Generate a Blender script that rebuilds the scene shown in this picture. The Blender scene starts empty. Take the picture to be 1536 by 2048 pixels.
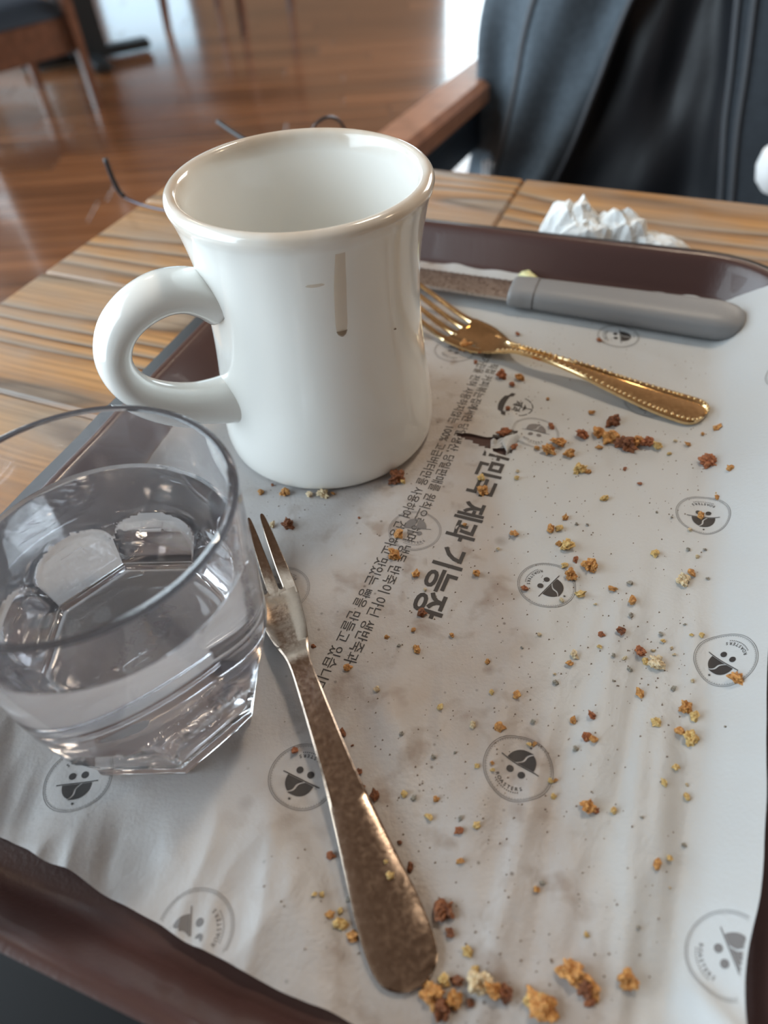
import bpy, bmesh, math, random
from mathutils import Vector, Matrix, noise
from math import sin, cos, pi, radians, atan2, hypot, sqrt

random.seed(7)
CM = 0.01
SC = bpy.context.scene
COL = SC.collection

# ------------------------------------------------------------------ camera
F_PX, PITCH, ROLL, CAM_H = 1423.25, 0.811617, -0.073094, 18.098   # focal length in px of the 1536 px wide frame, height in cm
cam_d = bpy.data.cameras.new('camera')
cam = bpy.data.objects.new('camera', cam_d)
COL.objects.link(cam)
SC.camera = cam
fwd = Vector((0, cos(PITCH), -sin(PITCH)))
up0 = Vector((0, sin(PITCH), cos(PITCH)))
r0 = Vector((1, 0, 0))
rt = cos(ROLL) * r0 + sin(ROLL) * up0
up = -sin(ROLL) * r0 + cos(ROLL) * up0
cam.matrix_world = Matrix(((rt.x, up.x, -fwd.x, 0), (rt.y, up.y, -fwd.y, 0), (rt.z, up.z, -fwd.z, CAM_H * CM), (0, 0, 0, 1)))
cam_d.sensor_fit = 'HORIZONTAL'
cam_d.sensor_width = 7.3
cam_d.lens = 7.3 * F_PX / 1536
cam_d.clip_start = 0.01
cam_d.clip_end = 60
cam_d.dof.use_dof = True
cam_d.dof.focus_distance = 0.215
cam_d.dof.aperture_fstop = 2.5

# ------------------------------------------------------------------ world, lights, exposure
w = bpy.data.worlds.new('world')
SC.world = w
w.use_nodes = True
bg = w.node_tree.nodes['Background']
bg.inputs[0].default_value = (0.62, 0.80, 1.0, 1)
bg.inputs[1].default_value = 1.0

def area(name, loc, target, sx, sy, power, color):
    l = bpy.data.lights.new(name, 'AREA')
    l.shape = 'RECTANGLE'
    l.size, l.size_y, l.energy, l.color = sx, sy, power, color
    o = bpy.data.objects.new(name, l)
    COL.objects.link(o)
    o.location = loc
    o.rotation_euler = (Vector(target) - Vector(loc)).to_track_quat('-Z', 'Y').to_euler()
    return o

DAY = (0.80, 0.93, 1.0)
# daylight standing in the openings of the left wall and of the far wall
area('daylight_left', (-1.67, 0.05, 0.78), (0, 0.05, 0.78), 2.3, 2.2, 48, DAY)
area('daylight_left', (-3.12, 4.0, 0.55), (0, 4.0, 0.55), 2.2, 1.9, 60, DAY)
area('fill_right', (3.18, 4.2, 0.75), (0, 3.2, 0.2), 2.4, 1.9, 92, (1.0, 0.90, 0.78))  # added warm fill for the mug's right side and the paper beside it
area('daylight_back', (-1.62, 7.02, -0.34), (-1.62, 0, -0.34), 0.76, 0.48, 0.9, (0.55, 0.86, 1.0))
area('daylight_back', (-2.84, 7.02, 0.38), (-2.84, 0, 0.38), 0.5, 0.8, 2.6, (0.62, 0.86, 1.0))
area('daylight_back', (1.10, 7.02, 0.40), (1.10, 0, 0.40), 0.62, 1.9, 12, (0.80, 0.95, 1.0))
# warm pendant lamps of the room (seen only as light and small highlights)
PEND = ((0.42, 0.74, 1.3), (1.5, 0.2, 1.3), (-0.9, 1.9, 1.4))

SC.view_settings.view_transform = 'Standard'
SC.view_settings.look = 'None'
SC.view_settings.exposure = 0.74
SC.view_settings.gamma = 1.0
SC.view_settings.use_curve_mapping = False
SC.cycles.max_bounces = 26
SC.cycles.transmission_bounces = 24
SC.cycles.transparent_max_bounces = 16
SC.cycles.use_denoising = True

# ------------------------------------------------------------------ helpers
def tag(o, label=None, cat=None, group=None, kind=None):
    if label: o['label'] = label
    if cat: o['category'] = cat
    if group: o['group'] = group
    if kind: o['kind'] = kind
    return o

def empty(name, loc=(0, 0, 0), rz=0, parent=None):
    o = bpy.data.objects.new(name, None)
    COL.objects.link(o)
    o.location = Vector(loc) * CM
    o.rotation_euler = (0, 0, rz)
    o.empty_display_size = 0.01
    if parent: o.parent = parent
    return o

def mesh_obj(name, verts, faces, mat, parent=None, smooth=True, sharp=None, loc=None, rz=0):
    me = bpy.data.meshes.new(name)
    me.from_pydata([(v[0] * CM, v[1] * CM, v[2] * CM) for v in verts], [], faces)
    me.validate()
    me.update()
    if smooth:
        me.shade_smooth()
        if sharp: me.set_sharp_from_angle(angle=radians(sharp))
    if mat: me.materials.append(mat)
    o = bpy.data.objects.new(name, me)
    COL.objects.link(o)
    if parent: o.parent = parent
    if loc: o.location = Vector(loc) * CM
    if rz: o.rotation_euler = (0, 0, rz)
    return o

class MB:
    """collects vertices and faces, in centimetres"""
    def __init__(self): self.v, self.f = [], []
    def add(self, vs, fs):
        n = len(self.v)
        self.v += [tuple(x) for x in vs]
        self.f += [tuple(i + n for i in f) for f in fs]
    def box(self, c, s, M=None, bev=0.0):
        x, y, z = s[0] / 2, s[1] / 2, s[2] / 2
        b = min(bev, x * .45, y * .45, z * .45)
        if b > 0:
            vs, idx = [], {}
            def P(sx, sy, sz, k):
                key = (sx, sy, sz, k)
                if key not in idx:
                    p = [sx * x, sy * y, sz * z]
                    for j in range(3):
                        if j != k: p[j] -= (sx, sy, sz)[j] * b
                    idx[key] = len(vs)
                    vs.append(p)
                return idx[key]
            fs = []
            for k in range(3):
                a, c2 = [j for j in range(3) if j != k]
                for s0 in (-1, 1):
                    q = []
                    for (sa, sb) in ((-1, -1), (1, -1), (1, 1), (-1, 1)):
                        t = [0, 0, 0]; t[k] = s0; t[a] = sa; t[c2] = sb
                        q.append(P(t[0], t[1], t[2], k))
                    fs.append(q if (s0 > 0) == (k != 1) else q[::-1])
            for k in range(3):
                a, c2 = [j for j in range(3) if j != k]
                for sa in (-1, 1):
                    for sb in (-1, 1):
                        t0 = [0, 0, 0]; t0[a] = sa; t0[c2] = sb
                        t0[k] = -1; t1 = list(t0); t1[k] = 1
                        fs.append([P(*t0, a), P(*t1, a), P(*t1, c2), P(*t0, c2)])
            for sx in (-1, 1):
                for sy in (-1, 1):
                    for sz in (-1, 1):
                        fs.append([P(sx, sy, sz, 0), P(sx, sy, sz, 1), P(sx, sy, sz, 2)])
        else:
            vs = [(i * x, j * y, k * z) for i in (-1, 1) for j in (-1, 1) for k in (-1, 1)]
            fs = [(0, 1, 3, 2), (4, 6, 7, 5), (0, 4, 5, 1), (2, 3, 7, 6), (0, 2, 6, 4), (1, 5, 7, 3)]
        out = []
        for v in vs:
            v = Vector(v)
            if M: v = M @ v
            out.append((v.x + c[0], v.y + c[1], v.z + c[2]))
        self.add(out, fs)
        return self
    def bar(self, p, q, r0, r1=None, n=10, caps=True):
        p, q = Vector(p), Vector(q)
        r1 = r0 if r1 is None else r1
        return self.tube([p, q], [r0, r1], n, caps)
    def sqbar(self, p, q, wx, wy, wx2=None, wy2=None, bev=0.3):
        """a square post from p to q"""
        p, q = Vector(p), Vector(q)
        wx2, wy2 = wx2 or wx, wy2 or wy
        vs = []
        for P, a, b in ((p, wx, wy), (q, wx2, wy2)):
            vs += [(P.x + sx * a / 2, P.y + sy * b / 2, P.z) for sx, sy in ((-1, -1), (1, -1), (1, 1), (-1, 1))]
        self.add(vs, [(0, 3, 2, 1), (4, 5, 6, 7), (0, 1, 5, 4), (1, 2, 6, 5), (2, 3, 7, 6), (3, 0, 4, 7)])
        return self
    def tube(self, pts, rad, n=12, caps=True, flat=1.0, closed=False):
        pts = [Vector(p) for p in pts]
        N = len(pts)
        if not isinstance(rad, (list, tuple)): rad = [rad] * N
        vs, fs = [], []
        ref = None
        for i, p in enumerate(pts):
            if closed: t = pts[(i + 1) % N] - pts[i - 1]
            else: t = pts[min(i + 1, N - 1)] - pts[max(i - 1, 0)]
            t.normalize()
            if ref is None:
                ref = Vector((0, 0, 1)) if abs(t.z) < .9 else Vector((1, 0, 0))
            b = (ref - t * ref.dot(t)).normalized()
            ref = b
            c = t.cross(b)
            for k in range(n):
                a = 2 * pi * k / n
                vs.append(p + (b * cos(a) * flat + c * sin(a)) * rad[i])
        for i in range(N if closed else N - 1):
            j = (i + 1) % N
            for k in range(n):
                k2 = (k + 1) % n
                fs.append((i * n + k, i * n + k2, j * n + k2, j * n + k))
        if caps and not closed:
            fs.append(tuple(range(n))[::-1])
            fs.append(tuple((N - 1) * n + k for k in range(n)))
        self.add(vs, fs)
        return self
    def lathe(self, prof, n=48, c=(0, 0)):
        vs, fs = [], []
        N = len(prof)
        for r, z in prof:
            for k in range(n):
                a = 2 * pi * k / n
                vs.append((c[0] + r * cos(a), c[1] + r * sin(a), z))
        for i in range(N - 1):
            for k in range(n):
                k2 = (k + 1) % n
                fs.append((i * n + k, i * n + k2, (i + 1) * n + k2, (i + 1) * n + k))
        if prof[0][0] > 1e-6: fs.append(tuple(range(n))[::-1])
        if prof[-1][0] > 1e-6: fs.append(tuple((N - 1) * n + k for k in range(n)))
        self.add(vs, fs)
        return self
    def build(self, name, mat, parent=None, smooth=True, sharp=35, loc=None, rz=0):
        return mesh_obj(name, self.v, self.f, mat, parent, smooth, sharp, loc, rz)

def spline(pts, k=6):
    """Catmull-Rom through tuples of numbers"""
    out = []
    n = len(pts)
    for i in range(n - 1):
        p0, p1, p2, p3 = pts[max(i - 1, 0)], pts[i], pts[i + 1], pts[min(i + 2, n - 1)]
        for j in range(k):
            t = j / k
            out.append(tuple(0.5 * ((2 * b) + (-a + c) * t + (2 * a - 5 * b + 4 * c - d) * t * t + (-a + 3 * b - 3 * c + d) * t ** 3)
                             for a, b, c, d in zip(p0, p1, p2, p3)))
    out.append(tuple(pts[-1]))
    return out

# ------------------------------------------------------------------ materials
def new_mat(name):
    m = bpy.data.materials.new(name)
    m.use_nodes = True
    nt = m.node_tree
    return m, nt, nt.nodes['Principled BSDF']

def pbr(name, col, rough=0.5, metal=0.0, bump=0.0, bscale=300, var=0.0, coat=0.0, rvar=0.0, **kw):
    m, nt, b = new_mat(name)
    b.inputs['Base Color'].default_value = (*col, 1)
    b.inputs['Roughness'].default_value = rough
    b.inputs['Metallic'].default_value = metal
    b.inputs['Coat Weight'].default_value = coat
    for k, v in kw.items():
        b.inputs[k.replace('_', ' ')].default_value = v
    if bump or var or rvar:
        tc = nt.nodes.new('ShaderNodeTexCoord')
        n = nt.nodes.new('ShaderNodeTexNoise')
        n.inputs['Scale'].default_value = bscale
        n.inputs['Detail'].default_value = 5
        nt.links.new(tc.outputs['Object'], n.inputs['Vector'])
        if bump:
            bp = nt.nodes.new('ShaderNodeBump')
            bp.inputs['Strength'].default_value = bump
            bp.inputs['Distance'].default_value = 0.001
            nt.links.new(n.outputs['Fac'], bp.inputs['Height'])
            nt.links.new(bp.outputs['Normal'], b.inputs['Normal'])
        if var:
            r = nt.nodes.new('ShaderNodeValToRGB')
            r.color_ramp.elements[0].position = .3
            r.color_ramp.elements[1].position = .7
            r.color_ramp.elements[0].color = (*[max(0, c * (1 - var)) for c in col], 1)
            r.color_ramp.elements[1].color = (*[min(1, c * (1 + var)) for c in col], 1)
            nt.links.new(n.outputs['Fac'], r.inputs['Fac'])
            nt.links.new(r.outputs['Color'], b.inputs['Base Color'])
        if rvar:
            mr = nt.nodes.new('ShaderNodeMapRange')
            mr.inputs['To Min'].default_value = max(0, rough - rvar)
            mr.inputs['To Max'].default_value = rough + rvar
            nt.links.new(n.outputs['Fac'], mr.inputs['Value'])
            nt.links.new(mr.outputs['Result'], b.inputs['Roughness'])
    return m

def N(nt, t, **kw):
    n = nt.nodes.new('ShaderNode' + t)
    for k, v in kw.items():
        if k in n.inputs: n.inputs[k].default_value = v
        else: setattr(n, k, v)
    return n

def ramp(nt, src, stops):
    r = nt.nodes.new('ShaderNodeValToRGB')
    cr = r.color_ramp
    while len(cr.elements) < len(stops): cr.elements.new(0.5)
    for e, (p, c) in zip(cr.elements, stops):
        e.position = p
        e.color = (*c, 1) if len(c) == 3 else c
    nt.links.new(src, r.inputs['Fac'])
    return r.outputs['Color']

def mixc(nt, fac, a, b, mode='MIX'):
    m = nt.nodes.new('ShaderNodeMix')
    m.data_type = 'RGBA'
    m.blend_type = mode
    for sock, v in ((m.inputs[0], fac), (m.inputs[6], a), (m.inputs[7], b)):
        if hasattr(v, 'links') or hasattr(v, 'is_linked'): nt.links.new(v, sock)
        else: sock.default_value = v if isinstance(v, (int, float)) else ((*v, 1) if len(v) == 3 else v)
    return m.outputs[2]

def mapping(nt, scale, coord='Object', offset=None):
    tc = nt.nodes.new('ShaderNodeTexCoord')
    mp = nt.nodes.new('ShaderNodeMapping')
    mp.inputs['Scale'].default_value = scale
    nt.links.new(tc.outputs[coord], mp.inputs['Vector'])
    if offset is not None: nt.links.new(offset, mp.inputs['Location'])
    return mp.outputs['Vector']

def table_wood():
    """brushed softwood: orange flats, greyed grooves, grain along local x; every plank gets its own offset"""
    m, nt, b = new_mat('brushed_pine')
    oi = N(nt, 'ObjectInfo')
    mu = N(nt, 'Math', operation='MULTIPLY')
    mu.inputs[1].default_value = 9.0
    nt.links.new(oi.outputs['Random'], mu.inputs[0])
    v = mapping(nt, (1.7, 9.5, 9.5), offset=mu.outputs[0])
    nz = N(nt, 'TexNoise', Scale=1.0, Detail=1.5, Roughness=0.4, Distortion=0.25)
    nt.links.new(v, nz.inputs['Vector'])
    mk = N(nt, 'Math', operation='MULTIPLY')
    mk.inputs[1].default_value = 17.0
    nt.links.new(nz.outputs['Fac'], mk.inputs[0])
    wv = N(nt, 'Math', operation='FRACT')
    nt.links.new(mk.outputs[0], wv.inputs[0])
    v2 = mapping(nt, (9, 420, 420), offset=mu.outputs[0])
    n2 = N(nt, 'TexNoise', Scale=1.0, Detail=6, Roughness=0.65)
    nt.links.new(v2, n2.inputs['Vector'])
    v3 = mapping(nt, (14, 30, 30))
    n3 = N(nt, 'TexNoise', Scale=1.0, Detail=3)
    nt.links.new(v3, n3.inputs['Vector'])
    c1 = ramp(nt, wv.outputs[0], [(0.0, (0.36, 0.29, 0.22)), (0.10, (0.13, 0.09, 0.06)), (0.22, (0.40, 0.21, 0.08)), (0.6, (0.55, 0.31, 0.13)), (0.85, (0.48, 0.31, 0.17)), (1.0, (0.36, 0.29, 0.22))])
    c2 = ramp(nt, n2.outputs['Fac'], [(0.3, (0.42, 0.38, 0.36)), (0.5, (0.9, 0.88, 0.86)), (0.68, (1.12, 1.06, 1.0))])
    c = mixc(nt, 0.85, c1, c2, 'MULTIPLY')
    grey = ramp(nt, n3.outputs['Fac'], [(0.42, (0, 0, 0)), (0.62, (1, 1, 1))])
    c = mixc(nt, grey, c, mixc(nt, 0.55, c, (0.36, 0.30, 0.25)))
    nt.links.new(c, b.inputs['Base Color'])
    b.inputs['Roughness'].default_value = 0.42
    b.inputs['Coat Weight'].default_value = 0.15
    ad = N(nt, 'Math', operation='ADD')
    sc = N(nt, 'Math', operation='MULTIPLY')
    sc.inputs[1].default_value = 0.5
    nt.links.new(n2.outputs['Fac'], sc.inputs[0])
    nt.links.new(sc.outputs[0], ad.inputs[0])
    rr = ramp(nt, wv.outputs[0], [(0.0, (.6, .6, .6)), (0.1, (0, 0, 0)), (0.3, (1, 1, 1)), (0.8, (1, 1, 1)), (1.0, (.6, .6, .6))])
    nt.links.new(rr, ad.inputs[1])
    bp = N(nt, 'Bump', Strength=0.7, Distance=0.0012)
    nt.links.new(ad.outputs[0], bp.inputs['Height'])
    nt.links.new(bp.outputs['Normal'], b.inputs['Normal'])
    return m

def floor_wood():
    m, nt, b = new_mat('polished_floorboards')
    oi = N(nt, 'ObjectInfo')
    v = mapping(nt, (1.2, 22, 5))
    n = N(nt, 'TexNoise', Scale=1.0, Detail=6, Distortion=0.6)
    nt.links.new(v, n.inputs['Vector'])
    c = ramp(nt, n.outputs['Fac'], [(0.25, (0.10, 0.040, 0.018)), (0.5, (0.23, 0.10, 0.045)), (0.75, (0.36, 0.17, 0.08))])
    t = ramp(nt, oi.outputs['Random'], [(0.0, (0.72, 0.70, 0.70)), (1.0, (1.15, 1.12, 1.1))])
    nt.links.new(mixc(nt, 1.0, c, t, 'MULTIPLY'), b.inputs['Base Color'])
    b.inputs['Roughness'].default_value = 0.24
    b.inputs['Coat Weight'].default_value = 0.5
    b.inputs['Coat Roughness'].default_value = 0.12
    bp = N(nt, 'Bump', Strength=0.15, Distance=0.001)
    nt.links.new(n.outputs['Fac'], bp.inputs['Height'])
    nt.links.new(bp.outputs['Normal'], b.inputs['Normal'])
    return m

def paper_mat():
    """greaseproof sheet: slightly see-through, blotched with butter stains"""
    m, nt, b = new_mat('greaseproof_paper')
    v = mapping(nt, (1, 1, 0.2))
    big = N(nt, 'TexNoise', Scale=22, Detail=5, Roughness=0.62)
    mid = N(nt, 'TexNoise', Scale=95, Detail=3, Roughness=0.5, Distortion=0.3)
    fin = N(nt, 'TexNoise', Scale=900, Detail=3)
    spk = N(nt, 'TexVoronoi', Scale=330)
    spl = N(nt, 'TexVoronoi', Scale=75, Randomness=1.0)
    for n in (big, mid, fin, spk, spl): nt.links.new(v, n.inputs['Vector'])
    base = ramp(nt, big.outputs['Fac'], [(0.3, (0.50, 0.43, 0.375)), (0.47, (0.53, 0.495, 0.475)), (0.62, (0.59, 0.585, 0.59))])
    blot = ramp(nt, mid.outputs['Fac'], [(0.55, (1, 1, 1)), (0.68, (0.74, 0.67, 0.62))])
    c = mixc(nt, 1.0, base, blot, 'MULTIPLY')
    d1 = ramp(nt, spl.outputs['Distance'], [(0.10, (0.62, 0.56, 0.52)), (0.22, (1, 1, 1))])
    pick = N(nt, 'SeparateColor')
    nt.links.new(spl.outputs['Color'], pick.inputs[0])
    gate = ramp(nt, pick.outputs[0], [(0.80, (0, 0, 0)), (0.83, (1, 1, 1))])
    c = mixc(nt, gate, c, mixc(nt, 1.0, c, d1, 'MULTIPLY'))
    d2 = ramp(nt, spk.outputs['Distance'], [(0.08, (0.45, 0.42, 0.40)), (0.20, (1, 1, 1))])
    pick2 = N(nt, 'SeparateColor')
    nt.links.new(spk.outputs['Color'], pick2.inputs[0])
    gate2 = ramp(nt, pick2.outputs[1], [(0.86, (0, 0, 0)), (0.88, (1, 1, 1))])
    c = mixc(nt, gate2, c, mixc(nt, 1.0, c, d2, 'MULTIPLY'))
    # clean margin of the sheet with the bluish window light of its fold mixed in
    tc = N(nt, 'TexCoord')
    sp = N(nt, 'SeparateXYZ')
    nt.links.new(tc.outputs['Object'], sp.inputs[0])
    mg = ramp(nt, sp.outputs[0], [(0.0, (0, 0, 0)), (0.036, (0, 0, 0)), (0.046, (1, 1, 1))])
    c = mixc(nt, mg, c, (0.64, 0.665, 0.68))
    sh = N(nt, 'MapRange')
    sh.inputs['From Min'].default_value = -0.055; sh.inputs['From Max'].default_value = -0.005
    sh.inputs['To Min'].default_value = 0.72; sh.inputs['To Max'].default_value = 0.0
    nt.links.new(sp.outputs[0], sh.inputs['Value'])
    c = mixc(nt, sh.outputs['Result'], c, (0.61, 0.615, 0.63))
    nt.links.new(c, b.inputs['Base Color'])
    b.inputs['Roughness'].default_value = 0.42
    b.inputs['Specular IOR Level'].default_value = 0.35
    bp = N(nt, 'Bump', Strength=0.30, Distance=0.0006)
    ad = N(nt, 'Math', operation='ADD')
    nt.links.new(fin.outputs['Fac'], ad.inputs[0])
    nt.links.new(mid.outputs['Fac'], ad.inputs[1])
    nt.links.new(ad.outputs[0], bp.inputs['Height'])
    nt.links.new(bp.outputs['Normal'], b.inputs['Normal'])
    out = nt.nodes['Material Output']
    tr = N(nt, 'BsdfTransparent')
    tl = N(nt, 'BsdfTranslucent')
    tl.inputs[0].default_value = (0.6, 0.58, 0.56, 1)
    m1 = N(nt, 'MixShader'); m1.inputs[0].default_value = 0.12
    m2 = N(nt, 'MixShader'); m2.inputs[0].default_value = 0.12
    nt.links.new(b.outputs[0], m1.inputs[1]); nt.links.new(tl.outputs[0], m1.inputs[2])
    nt.links.new(m1.outputs[0], m2.inputs[1]); nt.links.new(tr.outputs[0], m2.inputs[2])
    nt.links.new(m2.outputs[0], out.inputs[0])
    return m

def mug_mat():
    m, nt, b = new_mat('glazed_stoneware')
    tc = N(nt, 'TexCoord')
    sp = N(nt, 'SeparateXYZ')
    nt.links.new(tc.outputs['Object'], sp.inputs[0])
    n = N(nt, 'TexNoise', Scale=45, Detail=3)
    nt.links.new(tc.outputs['Object'], n.inputs['Vector'])
    band = ramp(nt, sp.outputs[2], [(0.0, (0, 0, 0)), (0.0915, (0, 0, 0)), (0.0945, (1, 1, 1))])
    f = mixc(nt, 1.0, band, ramp(nt, n.outputs['Fac'], [(0.35, (0.25, 0.25, 0.25)), (0.65, (0.85, 0.85, 0.85))]), 'MULTIPLY')
    nt.links.new(mixc(nt, f, (0.86, 0.86, 0.825), (0.58, 0.46, 0.34)), b.inputs['Base Color'])
    b.inputs['Roughness'].default_value = 0.16
    b.inputs['Coat Weight'].default_value = 0.6
    b.inputs['Coat Roughness'].default_value = 0.04
    return m

def glassy(name, ior, col=(1, 1, 1), rough=0.0):
    m, nt, b = new_mat(name)
    b.inputs['Base Color'].default_value = (*col, 1)
    b.inputs['Roughness'].default_value = rough
    b.inputs['IOR'].default_value = ior
    b.inputs['Transmission Weight'].default_value = 1.0
    return m

def steel(name, col, rough, speck=0.0):
    m, nt, b = new_mat(name)
    b.inputs['Metallic'].default_value = 1.0
    tc = N(nt, 'TexCoord')
    n = N(nt, 'TexNoise', Scale=700, Detail=5, Roughness=0.7)
    nt.links.new(tc.outputs['Object'], n.inputs['Vector'])
    nt.links.new(ramp(nt, n.outputs['Fac'], [(0.3, tuple(c * .82 for c in col)), (0.7, col)]), b.inputs['Base Color'])
    r = N(nt, 'MapRange')
    r.inputs['From Min'].default_value = .35; r.inputs['From Max'].default_value = .65
    r.inputs['To Min'].default_value = rough * .7; r.inputs['To Max'].default_value = rough * 1.3
    nt.links.new(n.outputs['Fac'], r.inputs['Value'])
    nt.links.new(r.outputs['Result'], b.inputs['Roughness'])
    if speck:
        bp = N(nt, 'Bump', Strength=speck, Distance=0.0002)
        nt.links.new(n.outputs['Fac'], bp.inputs['Height'])
        nt.links.new(bp.outputs['Normal'], b.inputs['Normal'])
    return m

def crumb_mat(name, c0, c1):
    m, nt, b = new_mat(name)
    tc = N(nt, 'TexCoord')
    n = N(nt, 'TexNoise', Scale=420, Detail=4, Roughness=0.7)
    nt.links.new(tc.outputs['Object'], n.inputs['Vector'])
    nt.links.new(ramp(nt, n.outputs['Fac'], [(0.35, c0), (0.62, c1)]), b.inputs['Base Color'])
    b.inputs['Roughness'].default_value = 0.6
    b.inputs['Subsurface Weight'].default_value = 0.15
    b.inputs['Subsurface Radius'].default_value = (0.002, 0.001, 0.0005)
    bp = N(nt, 'Bump', Strength=0.9, Distance=0.0008)
    nt.links.new(n.outputs['Fac'], bp.inputs['Height'])
    nt.links.new(bp.outputs['Normal'], b.inputs['Normal'])
    return m

def hazed(name, ior, col, haze, amount):
    """clear plastic with a pale diffuse haze mixed in to lighten its dark edges"""
    m = glassy(name, ior, col)
    nt = m.node_tree
    d = N(nt, 'BsdfTranslucent'); d.inputs[0].default_value = (*haze, 1)
    d2 = N(nt, 'BsdfDiffuse'); d2.inputs[0].default_value = (*haze, 1)
    a = N(nt, 'MixShader'); a.inputs[0].default_value = .5
    b = N(nt, 'MixShader'); b.inputs[0].default_value = amount
    nt.links.new(d.outputs[0], a.inputs[1]); nt.links.new(d2.outputs[0], a.inputs[2])
    nt.links.new(nt.nodes['Principled BSDF'].outputs[0], b.inputs[1]); nt.links.new(a.outputs[0], b.inputs[2])
    nt.links.new(b.outputs[0], nt.nodes['Material Output'].inputs[0])
    return m

M = dict(
    wood=table_wood(), floor=floor_wood(), paper=paper_mat(), mug=mug_mat(),
    tray=pbr('brown_moulded_plastic', (0.064, 0.031, 0.028), 0.33, bump=0.12, bscale=900, coat=0.2),
    print=pbr('printing_ink', (0.030, 0.026, 0.026), 0.6),
    print_dim=pbr('thin_printing_ink', (0.16, 0.15, 0.15), 0.6),
    tumbler=hazed('clear_copolyester', 1.5, (0.99, 0.985, 0.995), (0.80, 0.80, 0.88), 0.035),  # lavender haze added to brighten the dark rim
    water=glassy('water', 1.333, (0.99, 0.995, 1.0)),
    fork=steel('worn_stainless_steel', (0.42, 0.335, 0.27), 0.19, 0.12),
    warmlit=steel('warm_lit_steel', (0.84, 0.62, 0.34), 0.13, 0.0),  # silver steel, its warm reflections put into the base colour
    blade=steel('dull_knife_steel', (0.60, 0.56, 0.54), 0.33, 0.2),
    knife=pbr('grey_rubberised_plastic', (0.225, 0.23, 0.24), 0.45, bump=0.1, bscale=700),
    coffee=pbr('dried_coffee_film', (0.62, 0.40, 0.18), 0.2, Alpha=0.28),
    coffee_dark=pbr('coffee_drop_edge', (0.22, 0.13, 0.06), 0.12, Alpha=0.6),
    wire=pbr('dark_gunmetal_wire', (0.10, 0.10, 0.12), 0.28, 0.9),
    tip=pbr('temple_tip_plastic', (0.02, 0.022, 0.028), 0.35),
    lens=glassy('spectacle_lens', 1.05, (0.97, 0.98, 1.0)),
    tissue=pbr('tissue_paper', (0.78, 0.80, 0.80), 0.8, bump=0.5, bscale=500, var=0.06),
    butter=pbr('butter', (0.83, 0.70, 0.38), 0.35, Subsurface_Weight=0.3),
    stain=pbr('grease_smear', (0.50, 0.30, 0.12), 0.3, Alpha=0.28),
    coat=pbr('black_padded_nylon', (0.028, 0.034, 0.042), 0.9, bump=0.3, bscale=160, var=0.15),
    coat_left=pbr('lit_padded_nylon', (0.085, 0.108, 0.13), 0.9, bump=0.5, bscale=160, var=0.15),  # same nylon as the coat, bluish window light put into its colour
    rim=pbr('black_rim_plastic', (0.008, 0.008, 0.009), 0.5, Specular_IOR_Level=0.12),
    coat_in=pbr('black_lining', (0.008, 0.009, 0.012), 0.5, bump=0.3, bscale=200),
    seam=pbr('grey_piping', (0.075, 0.08, 0.09), 0.6),
    pale=pbr('pale_plastic', (0.30, 0.42, 0.50), 0.4),
    white=pbr('white_plush', (0.80, 0.80, 0.80), 0.8, bump=0.5, bscale=300),
    chair=pbr('dark_walnut_lacquer', (0.115, 0.050, 0.030), 0.30, var=0.25, bscale=40, coat=0.3),
    armwood=pbr('reddish_beech_lacquer', (0.42, 0.22, 0.145), 0.30, var=0.18, bscale=40, coat=0.3),
    seat=pbr('navy_leatherette', (0.020, 0.034, 0.055), 0.42, bump=0.3, bscale=200),
    iron=pbr('black_cast_iron', (0.022, 0.028, 0.034), 0.38, 0.2, bump=0.2, bscale=200),
    wall=pbr('warm_plaster', (0.30, 0.23, 0.17), 0.85, bump=0.2, bscale=60),
    ceil=pbr('dark_ceiling_paint', (0.17, 0.11, 0.075), 0.9),
    frame=pbr('dark_window_frame', (0.035, 0.03, 0.03), 0.5),
    brass=pbr('brass_cup', (0.80, 0.50, 0.18), 0.25, 1.0),
    dust=pbr('crumb_dust_brown', (0.20, 0.14, 0.10), 0.7),
    o=crumb_mat('golden_crust', (0.36, 0.14, 0.035), (0.74, 0.40, 0.13)),
    y=crumb_mat('yellow_crumb', (0.50, 0.29, 0.08), (0.85, 0.64, 0.28)),
    r=crumb_mat('reddish_crust', (0.20, 0.055, 0.022), (0.50, 0.19, 0.075)),
    b=crumb_mat('dark_crust', (0.10, 0.030, 0.014), (0.34, 0.13, 0.05)),
    p=crumb_mat('pale_crumb', (0.52, 0.38, 0.21), (0.84, 0.72, 0.50)),
    g=crumb_mat('greasy_grey_crumb', (0.22, 0.20, 0.17), (0.50, 0.47, 0.40)),
)
_lm, _nt, _b = new_mat('warm_lamp_glow')
_b.inputs['Emission Color'].default_value = (1.0, 0.62, 0.25, 1)
_b.inputs['Emission Strength'].default_value = 60
M['lamp'] = _lm

# ------------------------------------------------------------------ the room
TT = -0.35            # height of the table top, in cm; the floor lies at FZ
FZ = -75.0
st = lambda o: tag(o, kind='structure')
fl = st(MB().box((0, 225, FZ - 3), (640, 960, 4)).build('floor', M['floor'], smooth=False))
base = None
r = random.Random(3)
fi = 0
for row in range(40):
    y = 108 + row * 15
    x = -300 - r.random() * 110
    while x < 300:
        L = 122
        if x + L > -310:
            if base is None:
                base = MB().box((0, 0, 0), (L - .3, 14.8, 1), bev=.12).build('floorboard', M['floor'], fl, smooth=False)
                o = base
            else:
                o = base.copy(); COL.objects.link(o); o.parent = fl
            o.location = Vector((x + L / 2, y, FZ - .5)) * CM
        x += L
WZ0, WZ1 = FZ, 205.0
def wall(name, boxes, mat='wall'):
    m = MB()
    for c, s in boxes: m.box(c, s)
    return st(m.build(name, M[mat], smooth=False))
zc, zh = (WZ0 + WZ1) / 2, WZ1 - WZ0
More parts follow.
